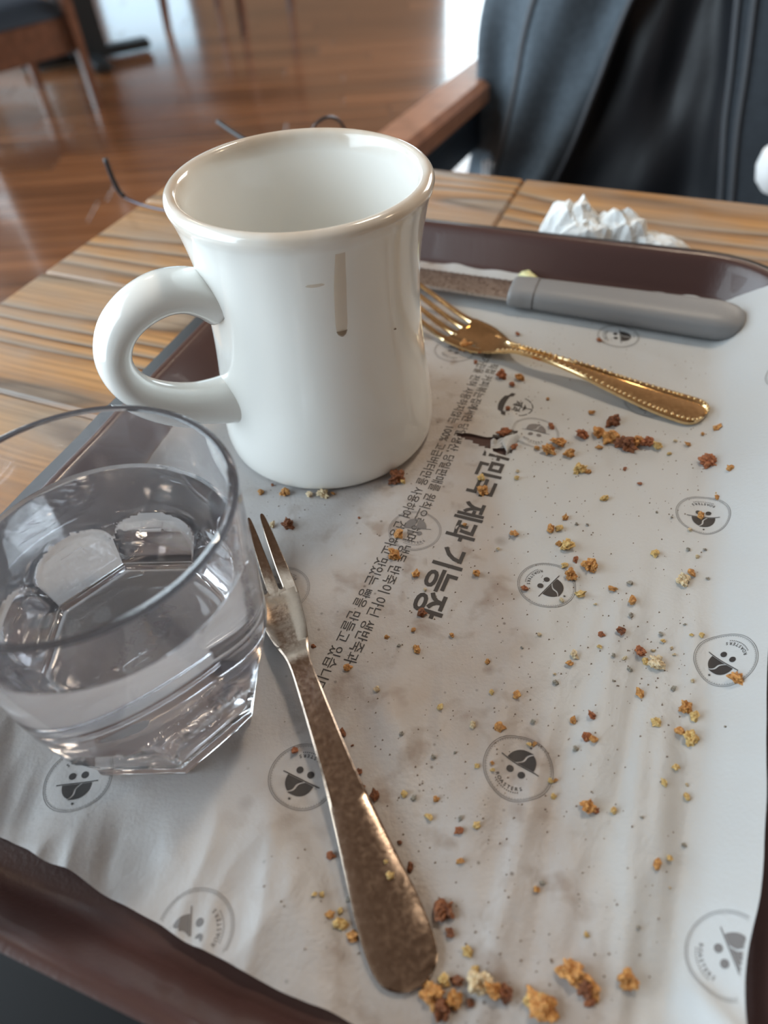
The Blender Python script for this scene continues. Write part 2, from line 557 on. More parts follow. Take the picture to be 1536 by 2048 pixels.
def holed(axis, pos, lo, hi, holes, z0, z1, th=8):
    """boxes of a wall at pos along axis with window holes (u0, u1)"""
    out = []
    def bx(u0, u1, a, b):
        if u1 - u0 < .1: return
        cu, su = (u0 + u1) / 2, u1 - u0
        c = (pos, cu, (a + b) / 2) if axis == 'x' else (cu, pos, (a + b) / 2)
        s = (th, su, b - a) if axis == 'x' else (su, th, b - a)
        out.append((c, s))
    u = lo
    for h0, h1 in holes:
        bx(u, h0, WZ0, WZ1); bx(h0, h1, WZ0, z0); bx(h0, h1, z1, WZ1)
        u = h1
    bx(u, hi, WZ0, WZ1)
    return out
wall('wall_left', holed('x', -316, 150, 710, [(290, 510)], -45, 152) + holed('x', -172, -255, 158, [(-112, 122)], -36, 190) + [((-243, 154, zc), (150, 8, zh))])
wall('wall_back', holed('y', 706, -312, 320, [(-202, -122), (77, 143)], -60, 138))
wall('wall_right', holed('x', 322, -255, 710, [(295, 545)], -22, 172))  # opening made for the added fill lamp on this side
wall('wall_front', [((0, -259, zc), (640, 8, zh))])
wall('ceiling', [((0, 225, WZ1 + 3), (648, 970, 6))], 'ceil')
for i, (x0, x1) in enumerate(((-200, -124), (79, 141)), 1):
    m = MB()
    zz0, zz1 = -58, 136
    for x in (x0, x1): m.box((x, 700, (zz0 + zz1) / 2), (5, 5, zz1 - zz0))
    for z in (zz0, zz1): m.box(((x0 + x1) / 2, 700, z), (x1 - x0, 5, 5))
    if i == 1:
        m.box(((x0 + x1) / 2, 702, 64), (x1 - x0, 8, 146))
    st(m.build('window_%d' % i, M['frame'], smooth=False))
for i, (y0, y1, wx, wz0, wz1) in enumerate(((-110, 120, -164, -34, 188), (290, 510, -310, -43, 150)), 3):
    m = MB()
    for y in (y0, y1): m.box((wx, y, (wz0 + wz1) / 2), (4, 4, wz1 - wz0))
    for z in (wz0, wz1): m.box((wx, (y0 + y1) / 2, z), (4, y1 - y0, 4))
    st(m.build('window_%d' % i, M['frame'], smooth=False))

# pendant lamps: real bulbs that give the golden sparkles
for i, (x, y, z) in enumerate(PEND):
    t = empty('pendant_lamp', (x * 100, y * 100, z * 100))
    tag(t, ['warm pendant lamp with a dark metal shade above the tray',
            'warm pendant lamp with a dark metal shade above the right of the table',
            'warm pendant lamp with a dark metal shade to the left, farthest into the room'][i], 'lamp', 'pendant lamps over the tables')
    MB().lathe([(1.2, 14), (2, 13), (7, 8), (11, 0), (10.6, 0), (6.6, 7.6), (1.5, 12.4)], 32).build('shade', M['iron'], t)
    MB().bar((0, 0, 13.5), (0, 0, WZ1 - z * 100), .35, n=8).build('cord', M['iron'], t)
    MB().lathe([(0, 1), (2.2, 2), (3, 4.5), (2.2, 7), (1.2, 9), (0, 9.2)], 24).build('bulb', M['lamp'], t)
    l = bpy.data.lights.new('pendant_light', 'SPOT')
    l.energy = (15, 9, 12)[i]; l.color = (1.0, 0.86, 0.70); l.shadow_soft_size = 0.12; l.spot_size = radians(120); l.spot_blend = .5
    o = bpy.data.objects.new('pendant_light', l); COL.objects.link(o); o.parent = t; o.location = (0, 0, -0.01)

# ------------------------------------------------------------------ the table
TA = radians(-25.3)
C0 = Vector((-9.72, 54.88))
tb = empty('dining_table', (C0.x, C0.y, TT), TA)
tag(tb, 'dining table with a brushed brown plank top under the serving tray', 'table')
LEN, DEP, TH = 128.0, 76.0, 3.2
pieces = []
rows = 8
pw = DEP / rows
joints = [[22.2, 95], [61], [37, 108], [84], [18, 70], [50, 112], [90], [30]]
pr = random.Random(5)
for k in range(rows):
    xs = [0] + joints[k] + [LEN]
    for i in range(len(xs) - 1):
        L = xs[i + 1] - xs[i]
        c = ((xs[i] + xs[i + 1]) / 2, -(k + .5) * pw, -TH / 2 - (0.02 if (i + k) % 2 else 0))
        m = MB().box((0, 0, 0), (L - .04, pw - .04, TH), bev=.16)
        m.build('plank', M['wood'], tb, smooth=False, loc=c)
MB().box((LEN / 2, -DEP / 2, -TH - 2.5), (LEN - 24, DEP - 20, 5)).build('apron', M['chair'], tb, smooth=False)
m = MB().box((LEN / 2, -DEP / 2, FZ - TT + 2.5), (64, 9, 4), bev=1).box((LEN / 2, -DEP / 2, FZ - TT + 2.5), (9, 56, 4.01), bev=1)
m.box((LEN / 2, -DEP / 2, (FZ - TT - 8.1 + 4) / 2), (10, 10, -(FZ - TT) - 11.8), bev=.6)
m.build('pedestal', M['iron'], tb, smooth=False)

# ------------------------------------------------------------------ background chairs and table
def chair(loc, rot, label, name='dining_chair', arms=False, wood='chair', group=None, H_=44, RH=7):
    t = empty(name, (loc[0], loc[1], FZ), rot)
    tag(t, label, 'chair', group)
    W_, D_ = 52, 50
    for sx in (-1, 1):
        for sy in (-1, 1):
            x, y = sx * (W_ / 2 - 3), sy * (D_ / 2 - 3)
            top = 66 if arms and sy > 0 else H_
            if sy < 0: top = 88
            MB().sqbar((x + sx * 1.5, y + sy * 2.0, 0), (x, y - (0 if sy > 0 else 4), top), 3.0, 3.0, 4.4, 4.4).build('leg', M[wood], t, smooth=False)
    for sx in (-1, 1):
        MB().box((sx * (W_ / 2 - 3), 0, H_ - 1.5 - RH / 2), (2.6, D_ - 8, RH), bev=.4).build('side_rail', M[wood], t, smooth=False)
        if arms:
            MB().box((sx * (W_ / 2 - 2.5), 1, 66), (5.0, D_ + 2, 3.0), bev=.8).build('armrest', M[wood], t, smooth=False)
            MB().box((sx * (W_ / 2 - 2.5), 1, 62), (3.2, D_ - 2, 4.6), bev=.5).build('armrest_shade', M['seat'], t, smooth=False)  # dark strip standing in for the shaded side of the armrest
    for sy in (-1, 1):
        MB().box((0, sy * (D_ / 2 - 3), H_ - 1.5 - RH / 2), (W_ - 8, 2.6, RH), bev=.4).build('cross_rail', M[wood], t, smooth=False)
    m = MB()
    n = 14
    vs, fs = [], []
    for i in range(n + 1):
        for j in range(n + 1):
            u, v = i / n * 2 - 1, j / n * 2 - 1
            e = (1 - u ** 6) * (1 - v ** 6)
            vs.append((u * (W_ / 2 - 1), v * (D_ / 2 - 1), H_ - 1.4 + 5.6 * e ** .35))
    for i in range(n):
        for j in range(n):
            fs.append((i * (n + 1) + j, (i + 1) * (n + 1) + j, (i + 1) * (n + 1) + j + 1, i * (n + 1) + j + 1))
    m.add(vs, fs)
    m.box((0, 0, H_ - 1.2), (W_ - 2, D_ - 2, .6))
    m.build('seat', M['seat'], t, sharp=60)
    m = MB().box((0, -D_ / 2 + 1.2, 74), (W_ - 13, 3.4, 30), bev=1.4)
    m.build('backrest', M['seat'], t, smooth=False)
    MB().box((0, -D_ / 2 - 1, 90), (W_ - 2, 3.4, 5), bev=1).build('top_rail', M[wood], t, smooth=False)
    return t

# chairs and a pedestal table farther into the room
c1 = chair((-140, 330), radians(45), 'dark wooden chair with navy seat at the upper left, nearest of the far chairs', group='far dining chairs', H_=34, RH=12)
c2 = chair((-63.5, 464), radians(63), 'dark wooden chair far back, only its legs in view above the mug', group='far dining chairs')
t = empty('pedestal_table', (-127, 404, FZ), radians(28))
tag(t, 'cafe table on a black cross-footed iron pedestal at the upper left', 'table')
m = MB()
for a in (0, pi / 2):
    Mx = Matrix.Rotation(a, 3, 'Z')
    m.box((0, 0, 3 + .01 * a), (62, 8, 4), Mx, bev=1.4)
m.build('cross_foot', M['iron'], t, smooth=False)
MB().sqbar((0, 0, 4), (0, 0, 70), 17, 17, 15, 15).build('column', M['iron'], t, smooth=False)
m = MB()
for k in range(6):
    m.box((0, -35 + 7 + k * 11.6 - 0, 72.5), (76, 11.5, 3), bev=.3)
m.build('tabletop', M['chair'], t, smooth=False)
c3 = chair((-236, 430), radians(80), 'dark wooden chair behind the pedestal table at the far left', group='far dining chairs')

# armchair across the table; the near end of its left armrest is hidden behind the mug
ach = chair((26.9, 68.6), radians(150), 'reddish wooden armchair across the table with a black coat over its back', 'armchair', True, 'armwood')
ct = empty('coat', (26.9, 68.6, 0), radians(150))
tag(ct, 'black padded coat with open front hanging over the back of the armchair', 'coat')
UL = lambda v: .34 - .30 * (v - .2)
UR = lambda v: .52 + .25 * (v - .27)
def coat_pt(k, u, v):
    """k: 0 left front, 1 lining, 2 right front; u 0..1 inside the piece, v 0..1 downwards; chair coordinates"""
    lo, hi = ((0, UL(v)), (UL(v) - .04, UR(v) + .04), (UR(v), 1.04))[k]
    g = lo + (hi - lo) * u
    x = 20.5 - 46 * g + 5.0 * v * (1 - g) ** 2 + .8 * noise.noise(Vector((v * 5, g * 3, 9)))
    z = 15 - 56 * v
    y = -15.5 + 3.5 * v * v
    if k == 0:
        y += 2.6 * sin(pi * u) ** .8 + 1.0 * sin(u * 13 + v * 5) * (.4 + v) + 1.4 * noise.noise(Vector((u * 4, v * 4, 2)))
    elif k == 1:
        y += -1.5 - 2.5 * sin(pi * u) + .9 * sin(u * 9 - v * 4) + 1.5 * noise.noise(Vector((u * 5, v * 5, 4)))
    else:
        y += 1.5 + 2.2 * sin(pi * min(1, u * 1.2)) ** .8 + .6 * sin(u * 10 + v * 3) + .8 * noise.noise(Vector((u * 4, v * 4, 7)))
    return (x, y, z)
def coat_grid(k, nu, nv):
    vs = [coat_pt(k, i / nu, j / nv) for i in range(nu + 1) for j in range(nv + 1)]
    fs = [(i * (nv + 1) + j, i * (nv + 1) + j + 1, (i + 1) * (nv + 1) + j + 1, (i + 1) * (nv + 1) + j) for i in range(nu) for j in range(nv)]
    m = MB(); m.add(vs, fs)
    m.add([(x, y - 1.2, z) for x, y, z in vs], [f[::-1] for f in fs])
    rim = [i * (nv + 1) for i in range(nu + 1)] + [nu * (nv + 1) + j for j in range(1, nv + 1)] + [i * (nv + 1) + nv for i in range(nu - 1, -1, -1)] + [j for j in range(nv - 1, 0, -1)]
    n = len(vs)
    for a, b2 in zip(rim, rim[1:] + rim[:1]): m.f.append((a, b2, b2 + n, a + n))
    return m
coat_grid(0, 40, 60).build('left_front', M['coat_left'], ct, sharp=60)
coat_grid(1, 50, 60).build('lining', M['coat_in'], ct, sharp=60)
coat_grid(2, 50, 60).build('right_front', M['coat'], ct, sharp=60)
for k, uf in ((0, lambda v: .985), (0, lambda v: .42 - .1 * v), (2, lambda v: .012), (2, lambda v: .07)):
    pts = []
    for i in range(41):
        p = coat_pt(k, uf(i / 40), i / 40)
        pts.append((p[0], p[1] + .25, p[2]))
    MB().tube(pts, .3, 6).build('front_seam', M['seam'], ct)
p = coat_pt(0, .10, .68)
MB().box((p[0], p[1] + .9, p[2]), (2.0, .5, 4.6), bev=.2).build('zip_pull', M['pale'], ct, smooth=False)
p = coat_pt(0, .30, .56)
m = MB()
for dx, dz in ((-.6, 0), (0, .3), (.6, 0)): m.box((p[0] + dx, p[1] + .5, p[2] + dz), (.3, .2, 1.9))
m.build('embroidered_mark', M['white'], ct, smooth=False)
# white round thing on the armchair, cut by the right edge of the photograph
t = MB().lathe([(0, 0), (1.2, .2), (1.9, 1.0), (2.2, 2.2), (2.0, 3.4), (1.2, 4.2), (0, 4.5)], 32).build('white_pouch', M['white'], None, loc=(36.9, 62.6, -10.2))
tag(t, 'round white plush pouch cut by the right edge beside the black coat', 'pouch')

# ------------------------------------------------------------------ serving tray
TAU = radians(-23.5)
EX, NX = Vector((cos(TAU), sin(TAU))), Vector((-sin(TAU), cos(TAU)))
def AB2(a, b): return EX * a + NX * b
def toAB(x, y):
    v = Vector((x, y)); return v.dot(EX), v.dot(NX)
TCX, TCY, THX, THY = -5.65, 17.2, 11.85, 16.85
tc_ = AB2(TCX, TCY)
tray = empty('serving_tray', (tc_.x, tc_.y, 0), TAU)
tag(tray, 'dark brown plastic serving tray lined with printed paper on the wooden table', 'tray')
def rrect(off, n=14):
    R = max(4.0 + off, .3)
    hx, hy = THX + off, THY + off
    out = []
    for cx, cy, a0 in ((hx - R, hy - R, 0), (-hx + R, hy - R, pi / 2), (-hx + R, -hy + R, pi), (hx - R, -hy + R, 3 * pi / 2)):
        for i in range(n + 1):
            a = a0 + pi / 2 * i / n
            out.append((cx + R * cos(a), cy + R * sin(a)))
    return out
prof = [(-1.9, 0), (-1.45, 0), (-1.25, .04), (-1.08, .14), (-.9, .36), (-.45, 1.32), (-.28, 1.62), (-.15, 1.76), (0, 1.8), (.14, 1.77), (.3, 1.66), (1.05, 1.42), (1.14, 1.34), (1.16, 1.14), (1.08, 1.08), (.28, 1.40), (.08, 1.46), (-.1, 1.4), (-.22, 1.2), (-.72, .1), (-.95, -.2), (-1.3, -.31), (-1.9, -.31)]
vs, fs = [], []
n0 = len(rrect(0))
for off, z in prof: vs += [(x, y, z) for x, y in rrect(off)]
for i in range(len(prof) - 1):
    for k in range(n0):
        k2 = (k + 1) % n0
        fs.append((i * n0 + k2, i * n0 + k, (i + 1) * n0 + k, (i + 1) * n0 + k2))
fs.append(tuple(range(n0)))
fs.append(tuple((len(prof) - 1) * n0 + k for k in range(n0))[::-1])
lo_, hi_ = 9, 14          # the rolled rim is black
shell = [f for f in fs if not (len(f) == 4 and all(lo_ * n0 <= i < (hi_ + 1) * n0 for i in f))]
band = [f for f in fs if len(f) == 4 and all(lo_ * n0 <= i < (hi_ + 1) * n0 for i in f)]
mesh_obj('tray_shell', vs, shell, M['tray'], tray, sharp=40)
vb = vs[lo_ * n0:(hi_ + 1) * n0]
mesh_obj('rim_band', vb, [tuple(i - lo_ * n0 for i in f) for f in band], M['rim'], tray, sharp=40)

# ------------------------------------------------------------------ paper liner: a surface over (s, b) in the tray's axes
HOLE = [(905, 871), (931, 871), (955, 876), (965, 878), (977, 875), (994, 877), (1003, 884), (1018, 882), (1033, 877), (1012, 916), (992, 911), (972, 904), (948, 890), (928, 883)]
HOLE = [(2.95, 21.0), (3.47, 20.91), (3.94, 20.71), (4.12, 20.63), (4.36, 20.62), (4.69, 20.54), (4.82, 20.36), (5.10, 20.31), (5.38, 20.36), (4.68, 19.52), (4.35, 19.69), (4.02, 19.93), (3.63, 20.31), (3.26, 20.58)]
HOLE = [toAB(x, y) for x, y in HOLE]
def in_poly(a, b, poly):
    c = False
    j = len(poly) - 1
    for i in range(len(poly)):
        (x1, y1), (x2, y2) = poly[i], poly[j]
        if (y1 > b) != (y2 > b) and a < (x2 - x1) * (b - y1) / (y2 - y1) + x1: c = not c
        j = i
    return c
def near_poly(a, b, poly):
    best = (1e9, None)
    for i in range(len(poly)):
        (x1, y1), (x2, y2) = poly[i - 1], poly[i]
        dx, dy = x2 - x1, y2 - y1
        t = max(0, min(1, ((a - x1) * dx + (b - y1) * dy) / (dx * dx + dy * dy)))
        px_, py_ = x1 + t * dx, y1 + t * dy
        d = hypot(a - px_, b - py_)
        if d < best[0]: best = (d, (px_, py_))
    return best
def lerp_tab(x, tab):
    if x <= tab[0][0]: return tab[0][1]
    for (x0, y0), (x1, y1) in zip(tab, tab[1:]):
        if x <= x1:
            t = (x - x0) / (x1 - x0)
            t = t * t * (3 - 2 * t)
            return y0 + (y1 - y0) * t
    return tab[-1][1]
def sstep(x, a, b):
    t = max(0, min(1, (x - a) / (b - a)))
    return t * t * (3 - 2 * t)
CREASE = [(1.5, 3.9), (4.8, 3.8), (7.7, 4.12), (10.3, 4.1), (16.4, 4.03), (22.4, 3.65), (32.4, 3.4)]
FOLDLEN = [(1.5, 1.45), (12, 1.5), (18, 2.1), (26, 2.7), (33, 2.9)]
NEARB = [(-16.5, 2.35), (-12, 2.24), (-10, 2.15), (-8.2, 2.0), (-6, 1.82), (-4, 1.72), (-2, 1.75), (6, 1.7)]
FARB = [(-16.5, 33.0), (-11, 33.2), (-8, 33.25), (-6.3, 33.5), (-5.6, 32.85), (-2, 32.75), (1, 32.9), (3, 33.2), (6, 33.1)]
FLATS = [(toAB(-6.62, 10.81), 3.0, 5.2), (toAB(-1.84, 22.25), 4.3, 5.6)]
FORKSEG = (toAB(-.1, 3.1), toAB(-4.3, 16.2))
FORKSEG2 = (toAB(12.4, 20.8), toAB(2.4, 29.5))
KNSEG = (toAB(16, 26.0), toAB(-3, 33.5))
def segd(a, b, sg):
    (x1, y1), (x2, y2) = sg
    dx, dy = x2 - x1, y2 - y1
    t = max(0, min(1, ((a - x1) * dx + (b - y1) * dy) / (dx * dx + dy * dy)))
    return hypot(a - x1 - t * dx, b - y1 - t * dy)
def paper_h(a, b):
    f = 1.0
    for (ca, cb), r0_, r1_ in FLATS: f *= .06 + .94 * sstep(hypot(a - ca, b - cb), r0_, r1_)
    for sg, w_ in ((FORKSEG, .9), (FORKSEG2, 1.2), (KNSEG, 1.5)): f *= .12 + .88 * sstep(segd(a, b, sg), w_, w_ + 1.2)
    h = 0.035
    # small crumples everywhere
    n1 = noise.noise(Vector((a * .55, b * .55, 1.3)))
    n2 = noise.noise(Vector((a * 1.5 + 3, b * 1.5, 4.1)))
    h += .05 * (n1 + .5) * f + .022 * (n2 + .5) * (.35 + .65 * f)
    # long soft folds at the near left
    wl = sstep(b, 11.5, 6.5) * sstep(a, -1.0, -4.0)
    if wl > 0:
        u = a * .93 + b * .36
        v = -a * .36 + b * .93
        q = noise.noise(Vector((u * .42, v * .17, 7.7)))
        q2 = noise.noise(Vector((u * .95 + 5, v * .33, 2.7)))
        h += wl * f * (.80 * max(0, .42 - abs(q)) * 1.15 + .26 * max(0, .40 - abs(q2)))
    # upright ripples at the near right
    wr = sstep(b, 19, 8) * sstep(a, -2.5, .5) * sstep(a, 5.0, 3.6)
    if wr > 0:
        q = noise.noise(Vector((a * .95, b * .13, 11.2)))
        q2 = noise.noise(Vector((a * 2.1, b * .22, 3.2)))
        h += wr * f * (.24 * (q + .45) + .09 * (q2 + .4))
    # wavy far edge and lifted lips round the tear
    h += .10 * sstep(b, 31.5, 33.2) * (1 + noise.noise(Vector((a * .8, 0, 5))))
    d = hypot(a + 4.15, b - 20.9)
    h += .10 * math.exp(-((d - 1.1) / .45) ** 2) * (.6 + noise.noise(Vector((a * 2, b * 2, 0))))
    return max(.02, h)
def paper_pt(s, b, off=0.0):
    """point of the sheet at arc length s across and b along the tray; off lifts it along the normal"""
    ac = lerp_tab(b, CREASE)
    h = paper_h(min(s, ac), b)
    phi = radians(41)
    a, z, k = s, h, .5
    d = s - ac
    if d > -k:
        t = d + k
        if t < 2 * k:
            q = t / (2 * k)
            a = ac - k + t - (1 - cos(phi)) * t * q * .5
            z = h + sin(phi) * t * q * .5
            sl = phi * q
        else:
            a = ac - k + 2 * k - (1 - cos(phi)) * k + (t - 2 * k) * cos(phi)
            z = h + sin(phi) * k + (t - 2 * k) * sin(phi)
            sl = phi
        z += .05 * noise.noise(Vector((s * .8, b * .5, 3))) * min(1, t)
    else: sl = 0
    # corner ridge near the photographer
    if b < 6.5 and s > 2.5:
        t = (s - 3.7) * .62 + (4.9 - b) * .3
        dd = abs((s - 3.8) * .60 - (4.9 - b) * .80)
        z += .28 * math.exp(-(dd / .35) ** 2) * sstep(t, 0, .6) + .5 * sstep(5.4 - b - .9 * abs(s - 4.2), .2, 2.6)
    a -= sin(sl) * off
    z += cos(sl) * off
    p = AB2(a, b)
    return (p.x, p.y, z)
S0, S1, B0, B1, DS = -16.5, 7.2, 1.6, 33.7, 0.085
ns, nb = int((S1 - S0) / DS), int((B1 - B0) / DS)
vs, fs, ok = [], [], []
for i in range(ns + 1):
    s = S0 + DS * i
    lo = lerp_tab(s, NEARB) + .05 * noise.noise(Vector((s * 1.2, 0, 0)))
    hi = lerp_tab(s, FARB) + .10 * noise.noise(Vector((s * 1.1, 4, 0)))
    for j in range(nb + 1):
        b = B0 + DS * j
        b = max(lo, min(hi, b))
        smax = lerp_tab(b, CREASE) + lerp_tab(b, FOLDLEN) + .06 * noise.noise(Vector((b * .6, 9, 0)))
        s2 = min(s, smax)
        if 2 < b - 18.5 < 5 and -6 < s < -2:
            d, q = near_poly(s2, b, HOLE)
            if d < DS * .62: s2, b = q
        ok.append((s2, b))
        vs.append(paper_pt(s2, b))
for i in range(ns):
    for j in range(nb):
        q = (i * (nb + 1) + j, (i + 1) * (nb + 1) + j, (i + 1) * (nb + 1) + j + 1, i * (nb + 1) + j + 1)
        P = [ok[k] for k in q]
        if abs((P[2][0] - P[0][0]) * (P[3][1] - P[1][1]) - (P[3][0] - P[1][0]) * (P[2][1] - P[0][1])) < 1e-6: continue
        ca, cb = sum(p[0] for p in P) / 4, sum(p[1] for p in P) / 4
        if -7 < ca < -1 and 18 < cb < 24 and in_poly(ca, cb, HOLE): continue
        fs.append(q)
paper = empty('tray_liner', (0, 0, 0))
tag(paper, 'white greaseproof tray liner with printed text and round stamps, butter stained and torn', 'paper')
sheet = mesh_obj('paper_sheet', vs, fs, M['paper'], paper)
# torn flap curling up at the right of the hole
fv, ff = [], []
for i in range(9):
    for j in range(5):
        u, v = i / 8, j / 4
        a0_, a1_ = toAB(5.36, 20.36), toAB(4.66, 19.50)
        e0 = Vector(a0_) + (Vector(a1_) - Vector(a0_)) * u
        w_ = .55 * sin(pi * min(1, .15 + u * .95)) * v
        p = AB2(e0[0] - w_ * .9, e0[1] + w_ * .25)
        fv.append((p.x, p.y, .07 + .26 * sin(pi * v * .8) * (1 - .4 * u) + .05 * noise.noise(Vector((u * 6, v * 5, 1)))))
for i in range(8):
    for j in range(4):
        ff.append((i * 5 + j, (i + 1) * 5 + j, (i + 1) * 5 + j + 1, i * 5 + j + 1))
mesh_obj('torn_flap', fv, ff, M['paper'], paper)
fv, ff = [], []
for i in range(7):
    for j in range(7):
        u, v = i / 6, j / 6
        p = (4.15 + .72 * u + .1 * v, 19.85 + .55 * v + .12 * u)
        fv.append((p[0], p[1], .06 + .16 * (noise.noise(Vector((u * 4, v * 4, 5))) + .5)))
for i in range(6):
    for j in range(6):
        ff.append((i * 7 + j, (i + 1) * 7 + j, (i + 1) * 7 + j + 1, i * 7 + j + 1))
mesh_obj('torn_scrap', fv, ff, M['paper'], paper, smooth=False)

# ---- printing: every line of type is laid on the sheet
def font_geo(txt, bold=0.0):
    c = bpy.data.curves.new('type', 'FONT')
    c.body = txt
    c.offset = bold
    c.resolution_u = 3
    o = bpy.data.objects.new('type', c)
    COL.objects.link(o)
    bpy.context.view_layer.update()
    ev = o.evaluated_get(bpy.context.evaluated_depsgraph_get())
    me = ev.to_mesh()
    V = [(v.co.x, v.co.y) for v in me.vertices]
    Fc = [tuple(p.vertices) for p in me.polygons]
    ev.to_mesh_clear()
    bpy.data.objects.remove(o); bpy.data.curves.remove(c)
    return V, Fc
def lay(name, V, Fc, mat, label=None, off=.010, parent=None):
    """V in tray coordinates (s, b)"""
    keep = []
    for f in Fc:
        ca = sum(V[i][0] for i in f) / len(f); cb = sum(V[i][1] for i in f) / len(f)
        if -7 < ca < -1 and 18 < cb < 24 and in_poly(ca, cb, HOLE): continue
        lb = min(V[i][1] for i in f)
        if lb < 3.2 and lb < lerp_tab(ca, NEARB) + .10: continue
        keep.append(f)
    o = mesh_obj(name, [paper_pt(s, b, off) for s, b in V], keep, mat, parent or paper, smooth=False)
    if label: tag(o, label)
    return o
def text_line(txt, p0, p1, hgt, bold=0.0, label=None):
    """p0, p1: middle of the first and of the last glyph (world, cm); hgt: glyph height"""
    V, Fc = font_geo(txt, bold)
    xs = [v[0] for v in V]; ys = [v[1] for v in V]
    x0, x1, y0, y1 = min(xs), max(xs), min(ys), max(ys)
    A, B = Vector(p0), Vector(p1)
    d = (B - A); L = d.length; d.normalize()
    u = Vector((-d.y, d.x))
    half = .45
    sx = L / (x1 - x0 - 2 * half)
    sy = hgt / .88
    out = []
    for x, y in V:
        q = A + d * ((x - x0 - half) * sx) + u * ((y - .38) * sy)
        out.append(toAB(q.x, q.y))
    return lay('printed_text', out, Fc, M['print'], label)
text_line('\ub300\ud55c\ubbfc\uad6d \uc81c\uacfc \uae30\ub2a5\uc7a5', (4.82, 20.56), (1.21, 13.02), .93, .028, 'large bold headline print')
text_line('\uc9c1\uc811 \ucee4\ud53c\ubcf6\ub294\uc9d1\uc5d0\uc11c\ub9cc \ub2f9\uc77c\uc0dd\uc0b0, \ub2f9\uc77c\ud310\ub9e4\ub97c \uc6d0\uce59\uc73c\ub85c\ud558\uba70 \ub0c9\ub3d9 \ubc18\uc8fd\uc774 \uc544\ub2cc \uc0dd\ubc18\uc8fd\uacfc', (5.11, 25.21), (-1.25, 11.31), .40, .004, 'first line of small print')
text_line('\ub9c8\uac00\ub9b0\uc744 \uc804\ud600 \uc0ac\uc6a9\ud558\uc9c0\uc54a\ub294 100% \uace0\uae09\ubc84\ud130\ub9cc\uc744 \uc0ac\uc6a9\ud558\uc5ec \uac74\uac15\ud558\uace0 \ub9db\uc788\ub294 \ube75\uc744 \ub9cc\ub4e4\uace0 \uc788\uc2b5\ub2c8\ub2e4', (4.95, 26.02), (-2.23, 10.5), .40, .004, 'second line of small print')

_letters = {}
def ring(r0_, r1_, n=72, a0=0, a1=2 * pi, c=(0, 0)):
    V, Fc = [], []
    for i in range(n + 1):
        a = a0 + (a1 - a0) * i / n
        V += [(c[0] + r0_ * cos(a), c[1] + r0_ * sin(a)), (c[0] + r1_ * cos(a), c[1] + r1_ * sin(a))]
    for i in range(n): Fc.append((2 * i, 2 * i + 1, 2 * i + 3, 2 * i + 2))
    return V, Fc
def stamp_geo():
    V, Fc = [], []
    def add(v, f):
        n = len(V); V.extend(v); Fc.extend(tuple(i + n for i in q) for q in f)
    add(*ring(.984, .997)); add(*ring(.935, .946))
    for i in range(72):
        a = 2 * pi * i / 72
        add(*ring(.90, .912, 1, a - .014, a + .014))
    for i in range(12):
        q0, q1 = -.60 + .1 * i, -.50 + .1 * i
        add([(q0, .085), (q1, .085), (q1, .115), (q0, .115)], [(0, 1, 2, 3)])
    # hat dome in two halves with an S slit between
    def slit(t): return -.13 + .33 * t + .05 * sin(2 * pi * t)
    n = 22
    for side in (-1, 1):
        v, f = [], []
        for i in range(n + 1):
            t = i / n
            y = .13 + .48 * t
            wout = .42 * sqrt(max(0, 1 - (t) ** 2.2)) if t > 0 else .42
            c = slit(t)
            inner = c + side * .028
            outer = side * wout
            if side > 0: outer = max(outer, inner)
            else: outer = min(outer, inner)
            for j in range(5): v.append((inner + (outer - inner) * j / 4, y))
        for i in range(n):
            for j in range(4): f.append((i * 5 + j, i * 5 + j + 1, (i + 1) * 5 + j + 1, (i + 1) * 5 + j))
        add(v, f)
    for cx in (-.18, .18):
        v = [(cx, -.13)] + [(cx + .105 * cos(2 * pi * i / 20), -.13 + .105 * sin(2 * pi * i / 20)) for i in range(20)]
        add(v, [(0, 1 + i, 1 + (i + 1) % 20) for i in range(20)])
    v = [(0, .74)]
    for i in range(10):
        a = pi / 2 + 2 * pi * i / 10
        rr = .055 if i % 2 == 0 else .024
        v.append((rr * cos(a), .74 + rr * sin(a)))
    add(v, [(0, 1 + i, 1 + (i + 1) % 10) for i in range(10)])
    word = 'ROASTERS'
    for i, ch in enumerate(word):
        if ch not in _letters: _letters[ch] = font_geo(ch, .012)
        lv, lf = _letters[ch]
        w_ = max(p[0] for p in lv) - min(p[0] for p in lv)
        x0 = min(p[0] for p in lv) + w_ / 2
        ang = (i - 3.5) * .185
        R = .62
        s_ = .150
        out = []
        for x, y in lv:
            X, Y = (x - x0) * s_, (y - .35) * s_
            out.append((sin(ang) * (R - Y) + cos(ang) * X * 1, -cos(ang) * (R - Y) + sin(ang) * X))
        add(out, lf)
    for i in range(13):
        ang = (i - 6) * .085
        add(*ring(.715, .745, 1, -pi / 2 + ang - .022, -pi / 2 + ang + .02))
    return V, Fc
SV, SF = stamp_geo()
STAMPS = [((2.96, 7.66), 49, 0, 'stamp printed below the middle'), ((9.29, 10.13), -153, 0, ''), ((4.91, 13.42), -48, 0, ''), ((10.74, 15.86), -110, 0, ''), ((1.0, 16.13), 80, 1, ''), ((6.01, 20.69), 67, 1, ''),
          ((3.62, 26.61), 54, 1, ''), ((10.92, 26.8), -12, 0, ''), ((10.75, 22.05), -114, 1, ''), ((-3.44, 14.07), -102, 1, ''), ((-2.6, 7.87), -119, 0, ''), ((-8.55, 8.22), -86, 0, ''), ((-4.92, 4.4), -175, 1, '')]
